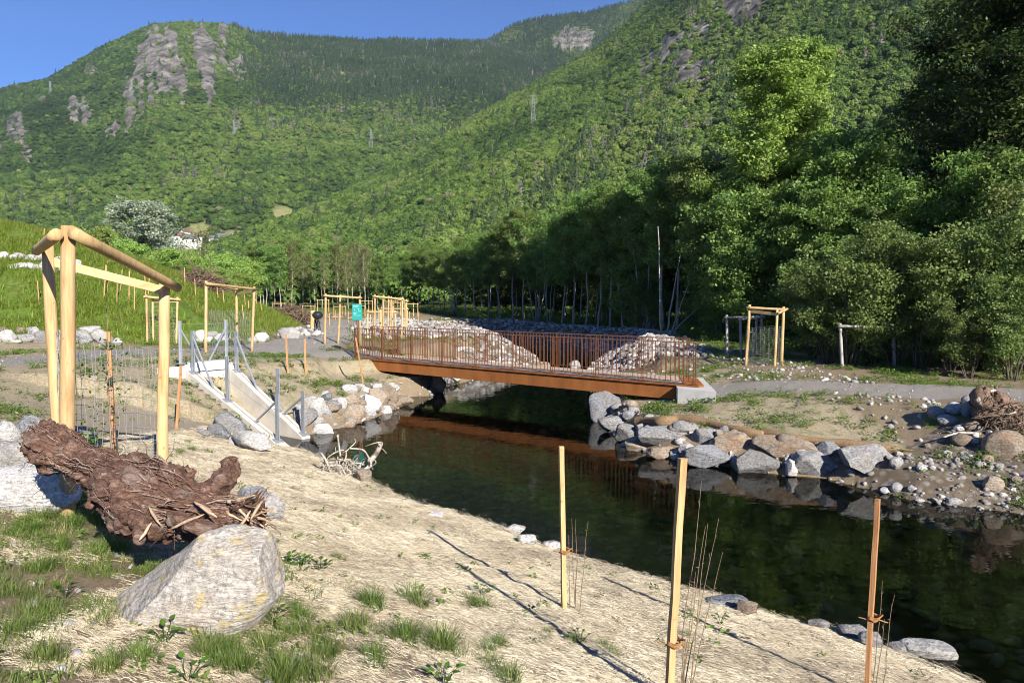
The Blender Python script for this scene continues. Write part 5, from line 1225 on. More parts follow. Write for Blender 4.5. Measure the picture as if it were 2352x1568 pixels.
M_DRIFT = bark_mat("driftwood", (0.30, 0.25, 0.20), (0.56, 0.50, 0.43), 9)
M_DRIFT_D = bark_mat("dark_brushwood", (0.10, 0.065, 0.045), (0.26, 0.18, 0.13), 9)
def brush(name, label, cpx, cpy, w, h, n, seed, mat, cat="brush pile", Y=None, r=0.02, L=0.9, part="branch", logs=()):
    rng = np.random.default_rng(seed); c = hit(cpx, cpy) if Y is None else at_y(cpx, cpy, Y); kx = c[1] / FPX; th = thing(name, label, cat, c); W_, H_ = w * kx / 2, h * kx
    g = G()
    for k in range(n):
        a = rng.uniform(0, 6.28); q = math.sqrt(rng.uniform(0, 1)); x = q * math.cos(a); y = q * math.sin(a); zt = H_ * max(0.06, 1 - q * q) * rng.uniform(0.3, 1.0)
        m = c + (x * W_, y * W_ * 0.6 + W_ * 0.4, 0); m[2] = max(c[2], gz(m[0], m[1])) + zt
        d = rng.normal(size=3); d[2] *= 0.55; d /= np.linalg.norm(d); l = L * rng.uniform(0.4, 1.2)
        gg = G() if k < 24 else g
        gg.tube(path3(m - d * l / 2, m + d * l / 2, rng, 6, 0.30), np.linspace(1, 0.35, 6) * r * rng.uniform(0.4, 1.5), 5)
        if k < 24: gg.obj(part, mat, th, True)
    o = g.obj("brushwood", mat, th, True); o["kind"] = "stuff"
    for p_, q_, r_ in logs:
        G().tube(wob(at_y(*p_), at_y(*q_), rng, 6, 0.05), r_, 10).obj("log", M_CUT, th, True)
brush("brush_pile", "long heap of brown brushwood and logs behind the grass mound's tip", 675, 740, 96, 40, 260, 31, M_DRIFT_D, L=1.6, r=0.03)
brush("brush_pile", "heap of purplish brown brushwood on the crest of the mound", 462, 668, 80, 52, 240, 32, M_DRIFT_D, L=2.0, r=0.028)
brush("brush_pile", "small heap of driftwood on the cobbles behind the right end of the guards", 1018, 752, 50, 12, 60, 33, M_DRIFT, L=1.0, r=0.025)
brush("brush_pile", "little tangle of pale driftwood on stones beyond the bridge's middle", 1320, 778, 34, 18, 40, 34, M_DRIFT, L=0.9, r=0.022)
# driftwood root tangle on the near bank
dc = hit(805, 1093); kx = dc[1] / FPX
dt = thing("driftwood_tangle", "pale tangled driftwood roots at the near bank's edge, before the bridge's reflection", "driftwood", dc)
M_ROOTS = bark_mat("pale_roots", (0.42, 0.35, 0.28), (0.68, 0.61, 0.53), 14)
rng = np.random.default_rng(44)
def dpx(a, b, dy=0.0): q = at_y((730 + a * 200 / 2352) * 0.98, (1020 + b * 200 / 2352) * 0.98, dc[1] + dy); return q
def dline(pts, r0, r1, dy=0.0, nm="root", mat=None):
    P = np.array([dpx(a, b, dy + 0.10 * math.sin(i * 1.7 + a)) for i, (a, b) in enumerate(pts)]); t = np.linspace(0, len(P) - 1, 4 * len(P)); t0 = np.minimum(t.astype(int), len(P) - 2); f = (t - t0)[:, None]
    Pm1 = P[np.maximum(t0 - 1, 0)]; P0 = P[t0]; P1 = P[t0 + 1]; P2_ = P[np.minimum(t0 + 2, len(P) - 1)]
    C = 0.5 * ((2 * P0) + (-Pm1 + P1) * f + (2 * Pm1 - 5 * P0 + 4 * P1 - P2_) * f ** 2 + (-Pm1 + 3 * P0 - 3 * P1 + P2_) * f ** 3)
    G().tube(C, np.linspace(r0, r1, len(C)), 7).obj(nm, mat or M_ROOTS, dt, True)
for pts, r0, r1 in [([(720,0),(760,300),(800,560)],.022,.017),([(260,480),(400,680),(500,950),(600,1120)],.020,.024),([(450,610),(600,500),(760,430),(900,400)],.013,.011),([(800,460),(940,440),(1080,320),(1210,190),(1190,100)],.012,.009),
    ([(1060,360),(1280,370),(1440,410),(1560,580),(1650,780)],.014,.020),([(1650,780),(1560,920),(1480,1000)],.026,.03),([(500,740),(690,750)],.012,.012),([(620,800),(800,830),(880,960),(960,1120)],.013,.011),([(970,800),(960,720),(1060,690),(1160,820),(1150,1000)],.011,.009),
    ([(1100,880),(1300,1000),(1140,1040)],.011,.01),([(1140,780),(1320,910),(1400,960)],.010,.009),([(1360,750),(1330,890),(1200,1000)],.012,.010),([(1400,820),(1430,740),(1500,680)],.008,.005),([(1420,560),(1560,650),(1700,650),(1780,750),(1660,850)],.010,.006),([(480,640),(760,650),(980,690)],.009,.008),
    ([(800,640),(760,860),(830,1100)],.012,.012),([(960,460),(940,640),(850,800)],.015,.014),([(700,220),(660,320),(680,480)],.008,.006),([(960,1120),(1090,1040)],.015,.015),([(1040,870),(1110,800),(1270,620)],.006,.004),([(240,1000),(330,900),(420,760)],.010,.007),([(330,640),(360,760),(300,880)],.008,.006),([(900,880),(1060,980),(1160,1180)],.012,.011),([(1640,830),(1700,940)],.006,.004)]:
    dline(pts, r0 * 0.92, r1 * 0.92, rng.uniform(-0.1, 0.1))
dline([(1600,720),(1740,560),(1850,380),(1920,220)], .050, .040, 0.0, "stub", M_DRIFT)
dline([(1960,200),(1880,180),(1680,230),(1480,300)], .008, .006); dline([(1880,340),(1980,390),(2070,500)], .008, .004); dline([(1840,210),(1900,280),(1860,330)], .010, .008); dline([(1400,960),(1560,860),(1700,620)], .02, .03)
g = G()
for k in range(150):
    m = dpx(rng.uniform(280, 1400), rng.uniform(680, 1120), rng.uniform(-0.15, 0.25)); d = rng.normal(size=3); d /= np.linalg.norm(d); l = rng.uniform(0.08, 0.26)
    g.tube(path3(m - d * l / 2, m + d * l / 2, rng, 5, 0.5), np.linspace(1, 0.4, 5) * rng.uniform(0.003, 0.008), 5)
o = g.obj("root_fibres", M_ROOTS, dt, True); o["kind"] = "stuff"

# ---------------------------------------------------------------- the big weathered log in front
M_LOG = (lambda t: t.done((lambda co: (lambda n, n2: t.bsdf(t.mix(t.ramp(n2, [(0.55, 0.0), (0.72, 0.8)]), t.ramp(n, [(0.30, (0.030, 0.017, 0.012)), (0.44, (0.12, 0.062, 0.042)), (0.58, (0.25, 0.145, 0.105)), (0.74, (0.46, 0.37, 0.31))]), (0.40, 0.34, 0.29)), 0.9, t.bump(n, 1.0, 0.05)))(t.noise(26, 6, t.mapping(co, (0.35, 1, 1), (0, 0.2, 0.35)), 0.75, 0.8), t.noise(4, 5, co, 0.7)))(t.co())))(NT("rotten_wood"))
M_SPLINT = wood_mat("torn_wood", (0.36, 0.25, 0.16), (0.52, 0.40, 0.28))
pr = [(85, 1005, 6.1, 36), (130, 1035, 6.0, 44), (190, 1068, 5.9, 32), (240, 1085, 5.75, 27), (290, 1118, 5.6, 64), (345, 1146, 5.45, 82), (410, 1170, 5.35, 62), (480, 1184, 5.3, 46), (545, 1188, 5.3, 34), (600, 1186, 5.3, 16)]
P = np.array([at_y(a, b, Y) for a, b, Y, r in pr]); Rr = np.array([r * Y / FPX for a, b, Y, r in pr])
tt = np.linspace(0, len(P) - 1, 150); P = np.stack([np.interp(tt, np.arange(len(pr)), P[:, k]) for k in range(3)], 1)
for _ in range(6): P[1:-1] = (P[:-2] + 2 * P[1:-1] + P[2:]) / 4
Rr = np.interp(tt, np.arange(len(pr)), Rr)
lg = thing("fallen_log", "big reddish brown rotten log with torn roots lying before the tree guard", "log", (P[75][0], P[75][1], gz(P[75][0], P[75][1])))
gl_ = G().tube(P, Rr, 110); V = np.concatenate(gl_.V); ax_ = np.concatenate([np.repeat(P, 110, 0), P[:1], P[-1:]])
dv = V - ax_; ln = np.linalg.norm(dv, axis=1, keepdims=True); dn = dv / (ln + 1e-9)
s_ = np.concatenate([np.repeat(tt, 110), [0, 7]]); th_ = np.arctan2(dn[:, 2], dn[:, 0] * 0.6 + dn[:, 1])
ridge = 1 - np.abs(fbm(np.stack([th_ * 2.2, s_ * 0.5, 0 * s_], 1), 4, 5)) * 2
V = V + dn * (0.06 * fbm(V * 4.5, 4, 6)[:, None] + 0.045 * fbm(V * 12, 4, 7)[:, None] + 0.065 * (ridge[:, None] - 0.5) + 0.028 * (1 - 2 * np.abs(fbm(V * 26, 3, 9)))[:, None])
gl_.V = [V]; gl_.obj("trunk", M_LOG, lg, True)
def lpx(a, b, Y): return at_y(a, b, Y)
def limb(pts, r0, r1, mat=M_LOG, nm="root", disp=0.03, n=20):
    Q = np.array([lpx(*q) for q in pts]); t = np.linspace(0, len(Q) - 1, 44); Q = np.stack([np.interp(t, np.arange(len(Q)), Q[:, k]) for k in range(3)], 1)
    for _ in range(6): Q[1:-1] = (Q[:-2] + 2 * Q[1:-1] + Q[2:]) / 4
    n = 32; g = G().tube(Q, np.linspace(r0, r1, 44), n); V = np.concatenate(g.V); c_ = np.concatenate([np.repeat(Q, n, 0), Q[:1], Q[-1:]]); d = V - c_; d /= np.linalg.norm(d, axis=1, keepdims=True) + 1e-9
    g.V = [V + d * (disp * fbm(V * 9, 4, 3)[:, None] + disp * 0.9 * fbm(V * 24, 4, 4)[:, None])]; return g.obj(nm, mat, lg, True)
limb([(470, 1150, 5.35), (505, 1112, 5.4), (528, 1082, 5.45), (532, 1050, 5.5)], 0.11, 0.05, disp=0.05)
limb([(200, 1090, 5.9), (235, 1055, 6.0), (250, 1030, 6.05)], 0.09, 0.06, disp=0.05); limb([(300, 1150, 5.4), (330, 1190, 5.2), (360, 1225, 5.05)], 0.09, 0.05, disp=0.04)
limb([(235, 1120, 5.6), (215, 1150, 5.5), (205, 1168, 5.45)], 0.04, 0.025); limb([(400, 1190, 5.15), (440, 1205, 5.0), (500, 1218, 4.95)], 0.07, 0.035); limb([(420, 1110, 5.5), (440, 1085, 5.5), (425, 1072, 5.5)], 0.05, 0.02)
limb([(300, 1180, 5.2), (318, 1215, 5.05), (322, 1250, 4.95)], 0.05, 0.02)
rng = np.random.default_rng(55)
for k in range(34):
    a0 = rng.uniform(-0.7, 2.6); c_ = lpx(rng.uniform(520, 590), rng.uniform(1150, 1200), 5.2); L = rng.uniform(0.08, 0.22)
    e = c_ + np.array([math.cos(a0 * 0.5 - 0.3), -0.5 * rng.uniform(0, 1), math.sin(a0 * 0.5 - 0.35)]) * L
    G().tube(path3(c_, e, rng, 5, 0.15), np.linspace(1, 0.25, 5) * rng.uniform(0.008, 0.02), 6).obj("splinter", M_SPLINT if k % 2 else M_LOG, lg, True)
for (a, b, Y), (a2, b2, Y2) in [((445,1150,5.1),(485,1175,5.0)),((455,1160,5.05),(500,1185,4.97)),((390,1215,4.95),(470,1180,4.98)),((320,1240,4.9),(350,1200,5.0)),((340,1160,5.15),(370,1205,5.0)),((250,1098,5.55),(300,1088,5.6)),((575,1195,5.05),(600,1150,5.1)),((545,1215,5.0),(575,1170,5.05))]:
    G().tube(path3(lpx(a, b, Y), lpx(a2, b2, Y2), rng, 6, 0.1), np.array([.4, .9, 1, 1, .8, .3]) * 0.011, 7).obj("splinter", M_SPLINT, lg, True)
g = G()
for k in range(420):
    q = rng.uniform(0, 1) ** 0.7; m = lpx(60 + 540 * q, 1010 + 190 * q + rng.uniform(-40, 60), 6.1 - 1.0 * q + rng.uniform(-0.25, 0.05)); d = rng.normal(size=3); d[2] -= 0.6; d /= np.linalg.norm(d); l = rng.uniform(0.06, 0.25)
    i0 = np.argmin(np.linalg.norm(P - m, axis=1)); v = m - P[i0]; m = P[i0] + v / (np.linalg.norm(v) + 1e-6) * Rr[i0] * 1.02
    g.tube(path3(m, m + d * l, rng, 5, 0.5), np.linspace(1, 0.3, 5) * rng.uniform(0.002, 0.005), 4, False)
o = g.obj("root_fibres", M_LOG, lg, True); o["kind"] = "stuff"
M_FIB = bark_mat("log_fibre", (0.10, 0.048, 0.032), (0.29, 0.175, 0.125), 20); M_FIB2 = bark_mat("pale_log_fibre", (0.22, 0.14, 0.105), (0.42, 0.33, 0.27), 20)
for mt_, cnt, sd_0 in ((M_FIB, 700, 1), (M_FIB2, 330, 2)):
    g = G(); rg = np.random.default_rng(sd_0)
    for k in range(cnt):
        i0 = rg.integers(2, 146); a = rg.uniform(-0.4, 3.6); tn = P[i0 + 2] - P[i0 - 2]; tn /= np.linalg.norm(tn); sx = np.cross(tn, (0, 0, 1)); sx /= np.linalg.norm(sx); up = np.cross(sx, tn)
        pts = []; L = rg.uniform(0.10, 0.45); tw = rg.normal() * 0.55; of = rg.uniform(-0.02, 0.035)
        for f in np.linspace(-.5, .5, 6):
            j = int(np.clip(i0 + f * L / 0.017, 0, 149)); aa_ = a + tw * f * 0.5; pts.append(P[j] + (sx * math.cos(aa_) + up * math.sin(aa_)) * (Rr[j] * (1.0 + 0.10 * math.sin(7 * aa_ + j * 0.1)) + of) + rg.normal(size=3) * 0.006)
        g.tube(pts, np.array([.3, .8, 1, 1, .7, .2]) * rg.uniform(0.002, 0.0065), 5, False)
    o = g.obj("root_fibres", mt_, lg, True); o["kind"] = "stuff"
# root plate on the far bank
c_ = hit(2325, 985); kx = c_[1] / FPX
rs = thing("root_stump", "uprooted stump with a tangle of brown roots among stones at the right edge", "stump", c_)
def spx(a, b, dy=0.0): return at_y((2050 + a * 350 / 1524) * 0.98, (880 + b * 350 / 1524) * 0.98, c_[1] + dy)
def sl_(pts, r0, r1, mat=M_DRIFT_D, nm="root"): 
    Q = np.array([spx(*q) for q in pts]); t = np.linspace(0, len(Q) - 1, 14); Q = np.stack([np.interp(t, np.arange(len(Q)), Q[:, k]) for k in range(3)], 1); Q[1:-1] = (Q[:-2] + 2 * Q[1:-1] + Q[2:]) / 4
    G().tube(Q + np.random.default_rng(len(rs.children)).normal(size=Q.shape) * r0 * 0.12, np.linspace(r0, r1, 14), 10).obj(nm, mat, rs, True)
sl_([(1300, 430, 0.8), (1190, 330, 0.3), (1120, 240, 0.1)], .42, .26, nm="trunk"); sl_([(1130, 260), (1140, 180), (1135, 125)], .10, .05); sl_([(1230, 260, .1), (1265, 190), (1240, 120)], .09, .035); sl_([(1150, 160), (1250, 150)], .03, .03, M_DRIFT)
sl_([(1040, 240), (1090, 290), (1200, 330)], .06, .04, M_DRIFT); sl_([(1080, 330, .2), (1060, 400, .1), (1040, 430, .1)], .10, .05); sl_([(1240, 460), (1230, 520), (1260, 555)], .02, .015, M_DRIFT); sl_([(1400, 480), (1330, 540), (1430, 600)], .05, .03); sl_([(1060, 590), (860, 580, -.1), (700, 625, -.2)], .025, .015, M_DRIFT)
rng = np.random.default_rng(66); g = G()
for k in range(230):
    a, b = rng.uniform(1120, 1560), 0; b = rng.uniform(210 + (a - 1120) * 0.25, 560); m = spx(a, b, rng.uniform(-0.25, 0.3)); d = rng.normal(size=3); d /= np.linalg.norm(d); l = rng.uniform(0.15, 0.5)
    gg = G() if k < 20 else g
    gg.tube(path3(m - d * l / 2, m + d * l / 2, rng, 6, 0.45), np.linspace(1, 0.35, 6) * rng.uniform(0.006, 0.02), 5)
    if k < 20: gg.obj("root", M_DRIFT if k % 2 else M_DRIFT_D, rs, True)
o = g.obj("root_fibres", M_DRIFT_D, rs, True); o["kind"] = "stuff"
# coir roll along the far bank
rp_ = crop(1400, 940, 400 / 2352, [(490,340,0,0),(560,285,0,0),(680,255,0,0),(860,305,0,0),(960,275,0,0),(1100,240,0,0),(1300,255,0,0),(1500,300,0,0),(1800,385,0,0),(2050,440,0,0),(2280,468,0,0)]) + crop(1600, 933, 800 / 1881, [(420,185,0,0),(560,215,0,0),(750,240,0,0),(940,258,0,0),(1130,280,0,0),(1270,292,0,0)])
Q = np.array([hit(a, b + 4) for a, b, *_ in rp_]) + (0, 0, 0.0)
Q[:, 2] = np.convolve(np.pad(gzs(Q[:, 0], Q[:, 1]), 1, mode='edge'), [0.25, 0.5, 0.25], 'valid') + 0.05
t_ = np.linspace(0, len(Q) - 1, 120); Q = np.stack([np.interp(t_, np.arange(len(Q)), Q[:, k]) for k in range(3)], 1)
for _ in range(5): Q[1:-1] = (Q[:-2] + 2 * Q[1:-1] + Q[2:]) / 4
t = NT("coir_fibre"); cc = t.co(); M_COIR = t.done(t.bsdf(t.ramp(t.noise(40, 6, cc, 0.75, 0.5), [(0.3, (0.10, 0.065, 0.035)), (0.5, (0.25, 0.165, 0.09)), (0.72, (0.42, 0.30, 0.17))]), 0.95, t.bump(t.noise(90, 3, cc), 0.9, 0.02)))
gq = G().tube(Q, np.linspace(0.13, 0.08, 120) * np.clip(np.minimum(np.arange(120), 119 - np.arange(120)) / 7.0, 0.15, 1) * (1 + 0.2 * np.sin(np.arange(120) * 0.31)), 14); V = np.concatenate(gq.V); gq.V = [V + 0.02 * fbm(V * 5, 3, 2)[:, None]]
cr_ = gq.obj("coir_roll", M_COIR, None, True, tuple(Q[60])); tag(cr_, "rolled brown edge of coir matting along the top of the far boulder wall", "matting")
# ---------------------------------------------------------------- small vegetation and stones (uncountable)
def blade_tuft(seed, n, h, spread, width, mat, droop=0.6):
    rng = np.random.default_rng(seed); a = rng.uniform(0, 6.28, n); r = spread * np.sqrt(rng.uniform(0, 1, n)); B = np.stack([np.cos(a) * r, np.sin(a) * r, np.full(n, -0.02)], 1)
    out = a + rng.normal(size=n) * 0.7; L = h * rng.uniform(0.45, 1.15, n); bend = rng.uniform(0.15, 1.0, n) * droop
    d = np.stack([np.cos(out), np.sin(out), 0 * out], 1); w = np.stack([-np.sin(out), np.cos(out), 0 * out], 1) * width
    V = []
    for f, wf in ((0, 1), (0.4, 0.9), (0.75, 0.6), (1.0, 0.08)):
        c_ = B + d * (L * bend * f ** 1.6)[:, None] + np.stack([0 * L, 0 * L, L * f * (1 - 0.35 * bend * f)], 1)
        V += [c_ - w * wf * 0.5, c_ + w * wf * 0.5]
    V = np.stack(V, 1); Q = np.array([[0, 1, 3, 2], [2, 3, 5, 4], [4, 5, 7, 6]])
    F = (np.arange(n)[:, None, None] * 8 + Q).reshape(-1, 4)
    return mesh("tuft", V.reshape(-1, 3), F, mat, False, dict(tone=np.repeat(rng.uniform(0.1, 0.9, n), 8)))
def tint_leaf_mat(name, stops, trans=0.35):
    t = NT(name); c = t.ramp(t.attr('tint', 'INSTANCER'), stops); c = t.hsv(c, 0.5, 1.0, t.math('ADD', t.math('MULTIPLY', t.attr('tone'), 0.7), 0.65))
    b_ = t.bsdf(c, 0.5, spec=0.25); tr = t.n("BsdfTranslucent"); t.l(c, tr.inputs[0]); mx = t.n("MixShader"); mx.inputs[0].default_value = trans; t.l(b_, mx.inputs[1]); t.l(tr.outputs[0], mx.inputs[2]); return t.done(mx.outputs[0])
M_GRASS = tint_leaf_mat("grass_blades", [(0.0, (0.40, 0.34, 0.17)), (0.15, (0.22, 0.23, 0.075)), (0.5, (0.115, 0.185, 0.035)), (1.0, (0.17, 0.24, 0.055))])
M_MEADOW = tint_leaf_mat("mound_grass", [(0.0, (0.34, 0.27, 0.13)), (0.25, (0.20, 0.22, 0.05)), (0.6, (0.16, 0.23, 0.03)), (1.0, (0.22, 0.29, 0.05))])
rng = np.random.default_rng(77)
def spread_pts(n, x0, x1, y0, y1, f):
    x = rng.uniform(x0, x1, n); y = rng.uniform(y0, y1, n); z, m = ground(x, y); k = rng.uniform(0, 1, n) < f(x, y, m)
    return np.stack([x, y, z], 1)[k], {q: v[k] for q, v in m.items()}
def yaw(n, tilt=0.08): 
    r = rng.normal(size=(n, 3)) * tilt; r[:, 2] = rng.uniform(0, 6.28, n); return r
clump = lambda x, y, s, sd: fbm(P2(x * s, y * s), 3, sd)
# near grass
A, _ = spread_pts(26000, -9, 3.2, 1.6, 10.5, lambda x, y, m: np.clip(m['ngrass'] * sstep(-0.22, 0.34, clump(x, y, 2.2, 3) + 0.25 * sstep(-1.6, -3.2, x) * sstep(4.2, 5.2, y) - 0.1 * sstep(4.5, 3.5, y)), 0, 1) * np.where(y < 6.5, 1, 0.5))
n = len(A); protos = [blade_tuft(k, 22, 0.13, 0.09, 0.006, M_GRASS, 1.0) for k in range(4)]
scatter("grass", protos, A, yaw(n, 0.12), rng.uniform(0.3, 0.78, n), rng.integers(0, 4, n), np.clip(rng.normal(0.5, 0.3, n), 0, 1), "short sparse grass on the near bank")
# big tufts and their placing as in the photo
tp = [(850,1372,1.25),(965,1362,1.2),(1085,1385,.9),(930,1445,1.25),(1020,1470,1.3),(880,1500,.9),(700,1545,1.3),(640,1540,1.1),(1130,1470,.8),(1080,1350,.6),(560,1520,1.0),(1180,1540,1.0),(770,1270,.6),(440,1010,1.0),(415,1018,.8),(470,1012,.7),(680,1430,.9),(620,1300,.6),(350,1300,1.1),(420,1260,1.0),(460,1245,.8),(300,1200,1.0),(250,1180,1.3),(210,1160,1.3),(160,1190,1.2),(60,1190,1.0),(110,1180,1.2),(30,1220,1.0),(220,1250,1.0),(150,1250,.9),(90,1290,.9),(380,1320,.8),(680,1390,.8),(740,1480,1.0),(800,1420,.9),(655,1380,.7),(280,1230,1.0),(500,1515,.9),(250,1520,1.0),(120,1500,1.0),(40,1440,1.0),(330,1490,1.0),(600,1460,.8),(520,1470,.9),(470,1480,.8),(1320,1450,.6),(1395,1475,.5),(1560,1440,.5),(1240,1430,.5)]
A, sc = [], []
for px, py, s in tp:
    for k in range(3):
        A.append(hit(px + rng.normal() * 14, py + 18 + rng.normal() * 8)); sc.append(s * rng.uniform(0.7, 1.0))
n = len(A); protos = [blade_tuft(40 + k, 95, 0.19, 0.10, 0.0055, M_GRASS, 1.15) for k in range(4)]
scatter("grass", protos, A, yaw(n), np.array(sc) * 0.78, rng.integers(0, 4, n), np.clip(rng.normal(0.5, 0.15, n), 0.25, 1), "long leafy grass clumps on the near bank")
# mound, verges and weeds on the mats
A, m_ = spread_pts(90000, -48, -9, 19, 75, lambda x, y, m: m['mound'] * sstep(-0.45, 0.1, clump(x, y, 0.6, 5)))
n = len(A); protos = [blade_tuft(60 + k, 14, 0.26, 0.16, 0.022, M_MEADOW, 0.7) for k in range(4)]
scatter("grass", protos, A, yaw(n), rng.uniform(0.6, 1.5, n), rng.integers(0, 4, n), np.clip(0.55 + 0.35 * clump(A[:, 0], A[:, 1], 0.35, 8) + rng.normal(size=n) * 0.15, 0, 1), "yellowish green meadow grass on the mound")
def weed_mesh(seed, n=26, s=0.05, h=0.10, spread=0.13):
    r = np.random.default_rng(seed); a = r.uniform(0, 6.28, n); q = spread * np.sqrt(r.uniform(0, 1, n)); C = np.stack([np.cos(a) * q, np.sin(a) * q, r.uniform(0.01, h, n)], 1)
    V, F = leaf_quads(C, r.normal(size=(n, 3)) * 0.5 + (0, 0, 1), s * r.uniform(0.6, 1.4, n), r, 0.6); return mesh("weed", V, F, M_GRASS, False, dict(tone=np.repeat(r.uniform(0.2, 0.9, n), 4)))
A, _ = spread_pts(60000, -17, 18, 8, 44, lambda x, y, m: np.clip((m['coir'] * np.where(x > 0, 0.8 * sstep(-0.02, 0.4, clump(x, y, 1.3, 12)), 0.5 * sstep(0.12, 0.42, clump(x, y, 1.0, 12))) + 0.35 * m['cobble'] * (x > 6.5) * (y < 19) * sstep(0.05, 0.4, clump(x, y, 1.5, 33)) + m['grass'] * (1 - m['mound']) * 0.5 + (1 - m['water']) * (1 - m['path']) * (1 - m['straw']) * 0.25 * sstep(0.2, 0.45, clump(x, y, 0.9, 14))), 0, 1))
n = len(A); scatter("weeds", [weed_mesh(k, 34, 0.06, 0.14, 0.16) for k in range(4)], A, yaw(n), rng.uniform(0.45, 1.05, n), rng.integers(0, 4, n), rng.uniform(0.4, 1, n), "low green weeds growing through the matting")
A, _ = spread_pts(9000, -9, 7, 1.0, 16, lambda x, y, m: np.maximum(m['straw'] * 0.22, m['ngrass'] * 0.9) * sstep(0.0, 0.35, clump(x, y, 1.6, 16)))
n = len(A); scatter("weeds", [weed_mesh(10 + k, 12, 0.045, 0.06, 0.07) for k in range(3)], A, yaw(n), rng.uniform(0.4, 0.9, n), rng.integers(0, 3, n), rng.uniform(0.4, 1, n), "tiny weeds sprouting through the straw matting")
# dark undergrowth under the wood
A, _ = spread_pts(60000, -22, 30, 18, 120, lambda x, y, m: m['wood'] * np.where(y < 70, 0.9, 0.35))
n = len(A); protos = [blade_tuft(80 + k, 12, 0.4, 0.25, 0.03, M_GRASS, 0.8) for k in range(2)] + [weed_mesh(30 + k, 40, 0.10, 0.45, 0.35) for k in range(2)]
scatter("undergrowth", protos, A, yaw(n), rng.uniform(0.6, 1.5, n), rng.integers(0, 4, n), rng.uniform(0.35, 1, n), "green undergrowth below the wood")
# distinct broad-leaved weeds in front
def broad(px, py, label, seed, n=9, s=0.07, h=0.09):
    r = np.random.default_rng(seed); b_ = hit(px, py); th = thing("weed_plant", label, "plant", b_); g = G(); VV, FF, o_ = [], [], 0
    for k in range(n):
        a = k * 2.4 + r.uniform(-.3, .3); q = r.uniform(0.02, 0.09); e = b_ + (math.cos(a) * q, math.sin(a) * q, h * r.uniform(0.4, 1.0)); g.tube(path3(b_ - (0, 0, .02), e, r, 4, 0.1), 0.0022, 4, False)
        L = s * r.uniform(0.7, 1.2); d = np.array([math.cos(a), math.sin(a), r.uniform(-0.1, 0.45)]); d /= np.linalg.norm(d); w = np.cross(d, (0, 0, 1)); w /= np.linalg.norm(w); up = np.cross(w, d)
        V = [e, e + d * L * .33 + w * L * .30 + up * .008, e + d * L * .7 + w * L * .22 + up * .006, e + d * L, e + d * L * .7 - w * L * .22 + up * .006, e + d * L * .33 - w * L * .30 + up * .008, e + d * L * .5]
        VV += V; FF += [(o_, o_ + 1, o_ + 6), (o_ + 1, o_ + 2, o_ + 6), (o_ + 2, o_ + 3, o_ + 6), (o_ + 3, o_ + 4, o_ + 6), (o_ + 4, o_ + 5, o_ + 6), (o_ + 5, o_, o_ + 6)]; o_ += 7
    g.obj("stem", M_PLANT, th, True); VV = np.array(VV); link("leaves", mesh("leaves", VV - b_, np.array(FF), M_PLANT, True, dict(tone=r.uniform(0.3, 0.9, len(VV)))), th)
for i, (px, py, n_, s_, lb) in enumerate([(690,1300,22,.07,"leafy weed patch right of the big lichen boulder"),(655,1295,12,.06,"small leafy weed touching the lichen boulder's right side"),(735,1310,14,.06,"leafy weed at the right end of the weed patch"),(378,1472,9,.06,"small broad leaved weed before the lichen boulder's foot"),(430,1560,8,.07,"broad leaved weed at the bottom edge below the boulder"),(625,1425,9,.05,"weed at the lichen boulder's lower right corner"),(1020,1568,12,.07,"broad leaved weed at the bottom edge near the middle"),(540,1232,12,.05,"bright weed between the log's roots and the boulder"),(1105,1365,8,.05,"small weed among the grass tufts on the straw"),(1330,1478,7,.05,"small weed below the first stake"),(1655,1430,6,.05,"small weed on the straw right of the middle stake"),(150,1372,10,.05,"small dark weed in the sparse grass left of the boulder"),(560,1110+30,6,.04,"tiny weed behind the log's upright root"),(420,1112,7,.05,"small weed on the straw behind the log")]):
    broad(px, py, lb, 700 + i, n_, s_)
# straw strands on the near matting
def strand(seed, n=36):
    r = np.random.default_rng(seed); VV, FF = [], []
    for k in range(n):
        c_ = r.normal(size=2) * (0.05, 0.05); a = r.normal() * 0.3; L = r.uniform(0.03, 0.09); d = np.array([math.cos(a), math.sin(a)]); w = np.array([-d[1], d[0]]) * r.uniform(0.0006, 0.0011); z = r.uniform(0.003, 0.010); bow = r.uniform(0.0, 0.009); cv = r.normal() * 0.007
        o_ = len(VV)
        for f in (0, .33, .66, 1): 
            p_ = c_ + d * (f - .5) * L + np.array([-d[1], d[0]]) * cv * 4 * f * (1 - f)
            VV += [(*(p_ - w), z + bow * 4 * f * (1 - f) - .004), (*(p_ + w), z + bow * 4 * f * (1 - f) - .002)]
        FF += [(o_ + 2 * q, o_ + 2 * q + 1, o_ + 2 * q + 3, o_ + 2 * q + 2) for q in range(3)]
    return mesh("strand", np.array(VV), np.array(FF), M_STRAW, False, dict(tone=np.repeat(r.uniform(0, 1, n), 8)))
M_STRAW = tint_leaf_mat("straw", [(0.0, (0.292, 0.241, 0.172)), (0.5, (0.464, 0.400, 0.284)), (1.0, (0.585, 0.525, 0.396))], 0.1)
A, _ = spread_pts(64000, -7, 8, 2.7, 17, lambda x, y, m: np.maximum(m['straw'], 0.5 * m['ngrass'] * sstep(-0.2, 0.2, clump(x, y, 1.3, 41))) * np.clip(1.25 - y / 22, 0.3, 1) * 0.9)
n = len(A); r_ = np.zeros((n, 3)); r_[:, 2] = R(-28) + rng.normal(size=n) * 0.22 + 0.45 * clump(A[:, 0], A[:, 1], 0.9, 19); e_ = 0.06
zx = (gzs(A[:, 0] + e_, A[:, 1]) - gzs(A[:, 0] - e_, A[:, 1])) / (2 * e_); zy = (gzs(A[:, 0], A[:, 1] + e_) - gzs(A[:, 0], A[:, 1] - e_)) / (2 * e_)
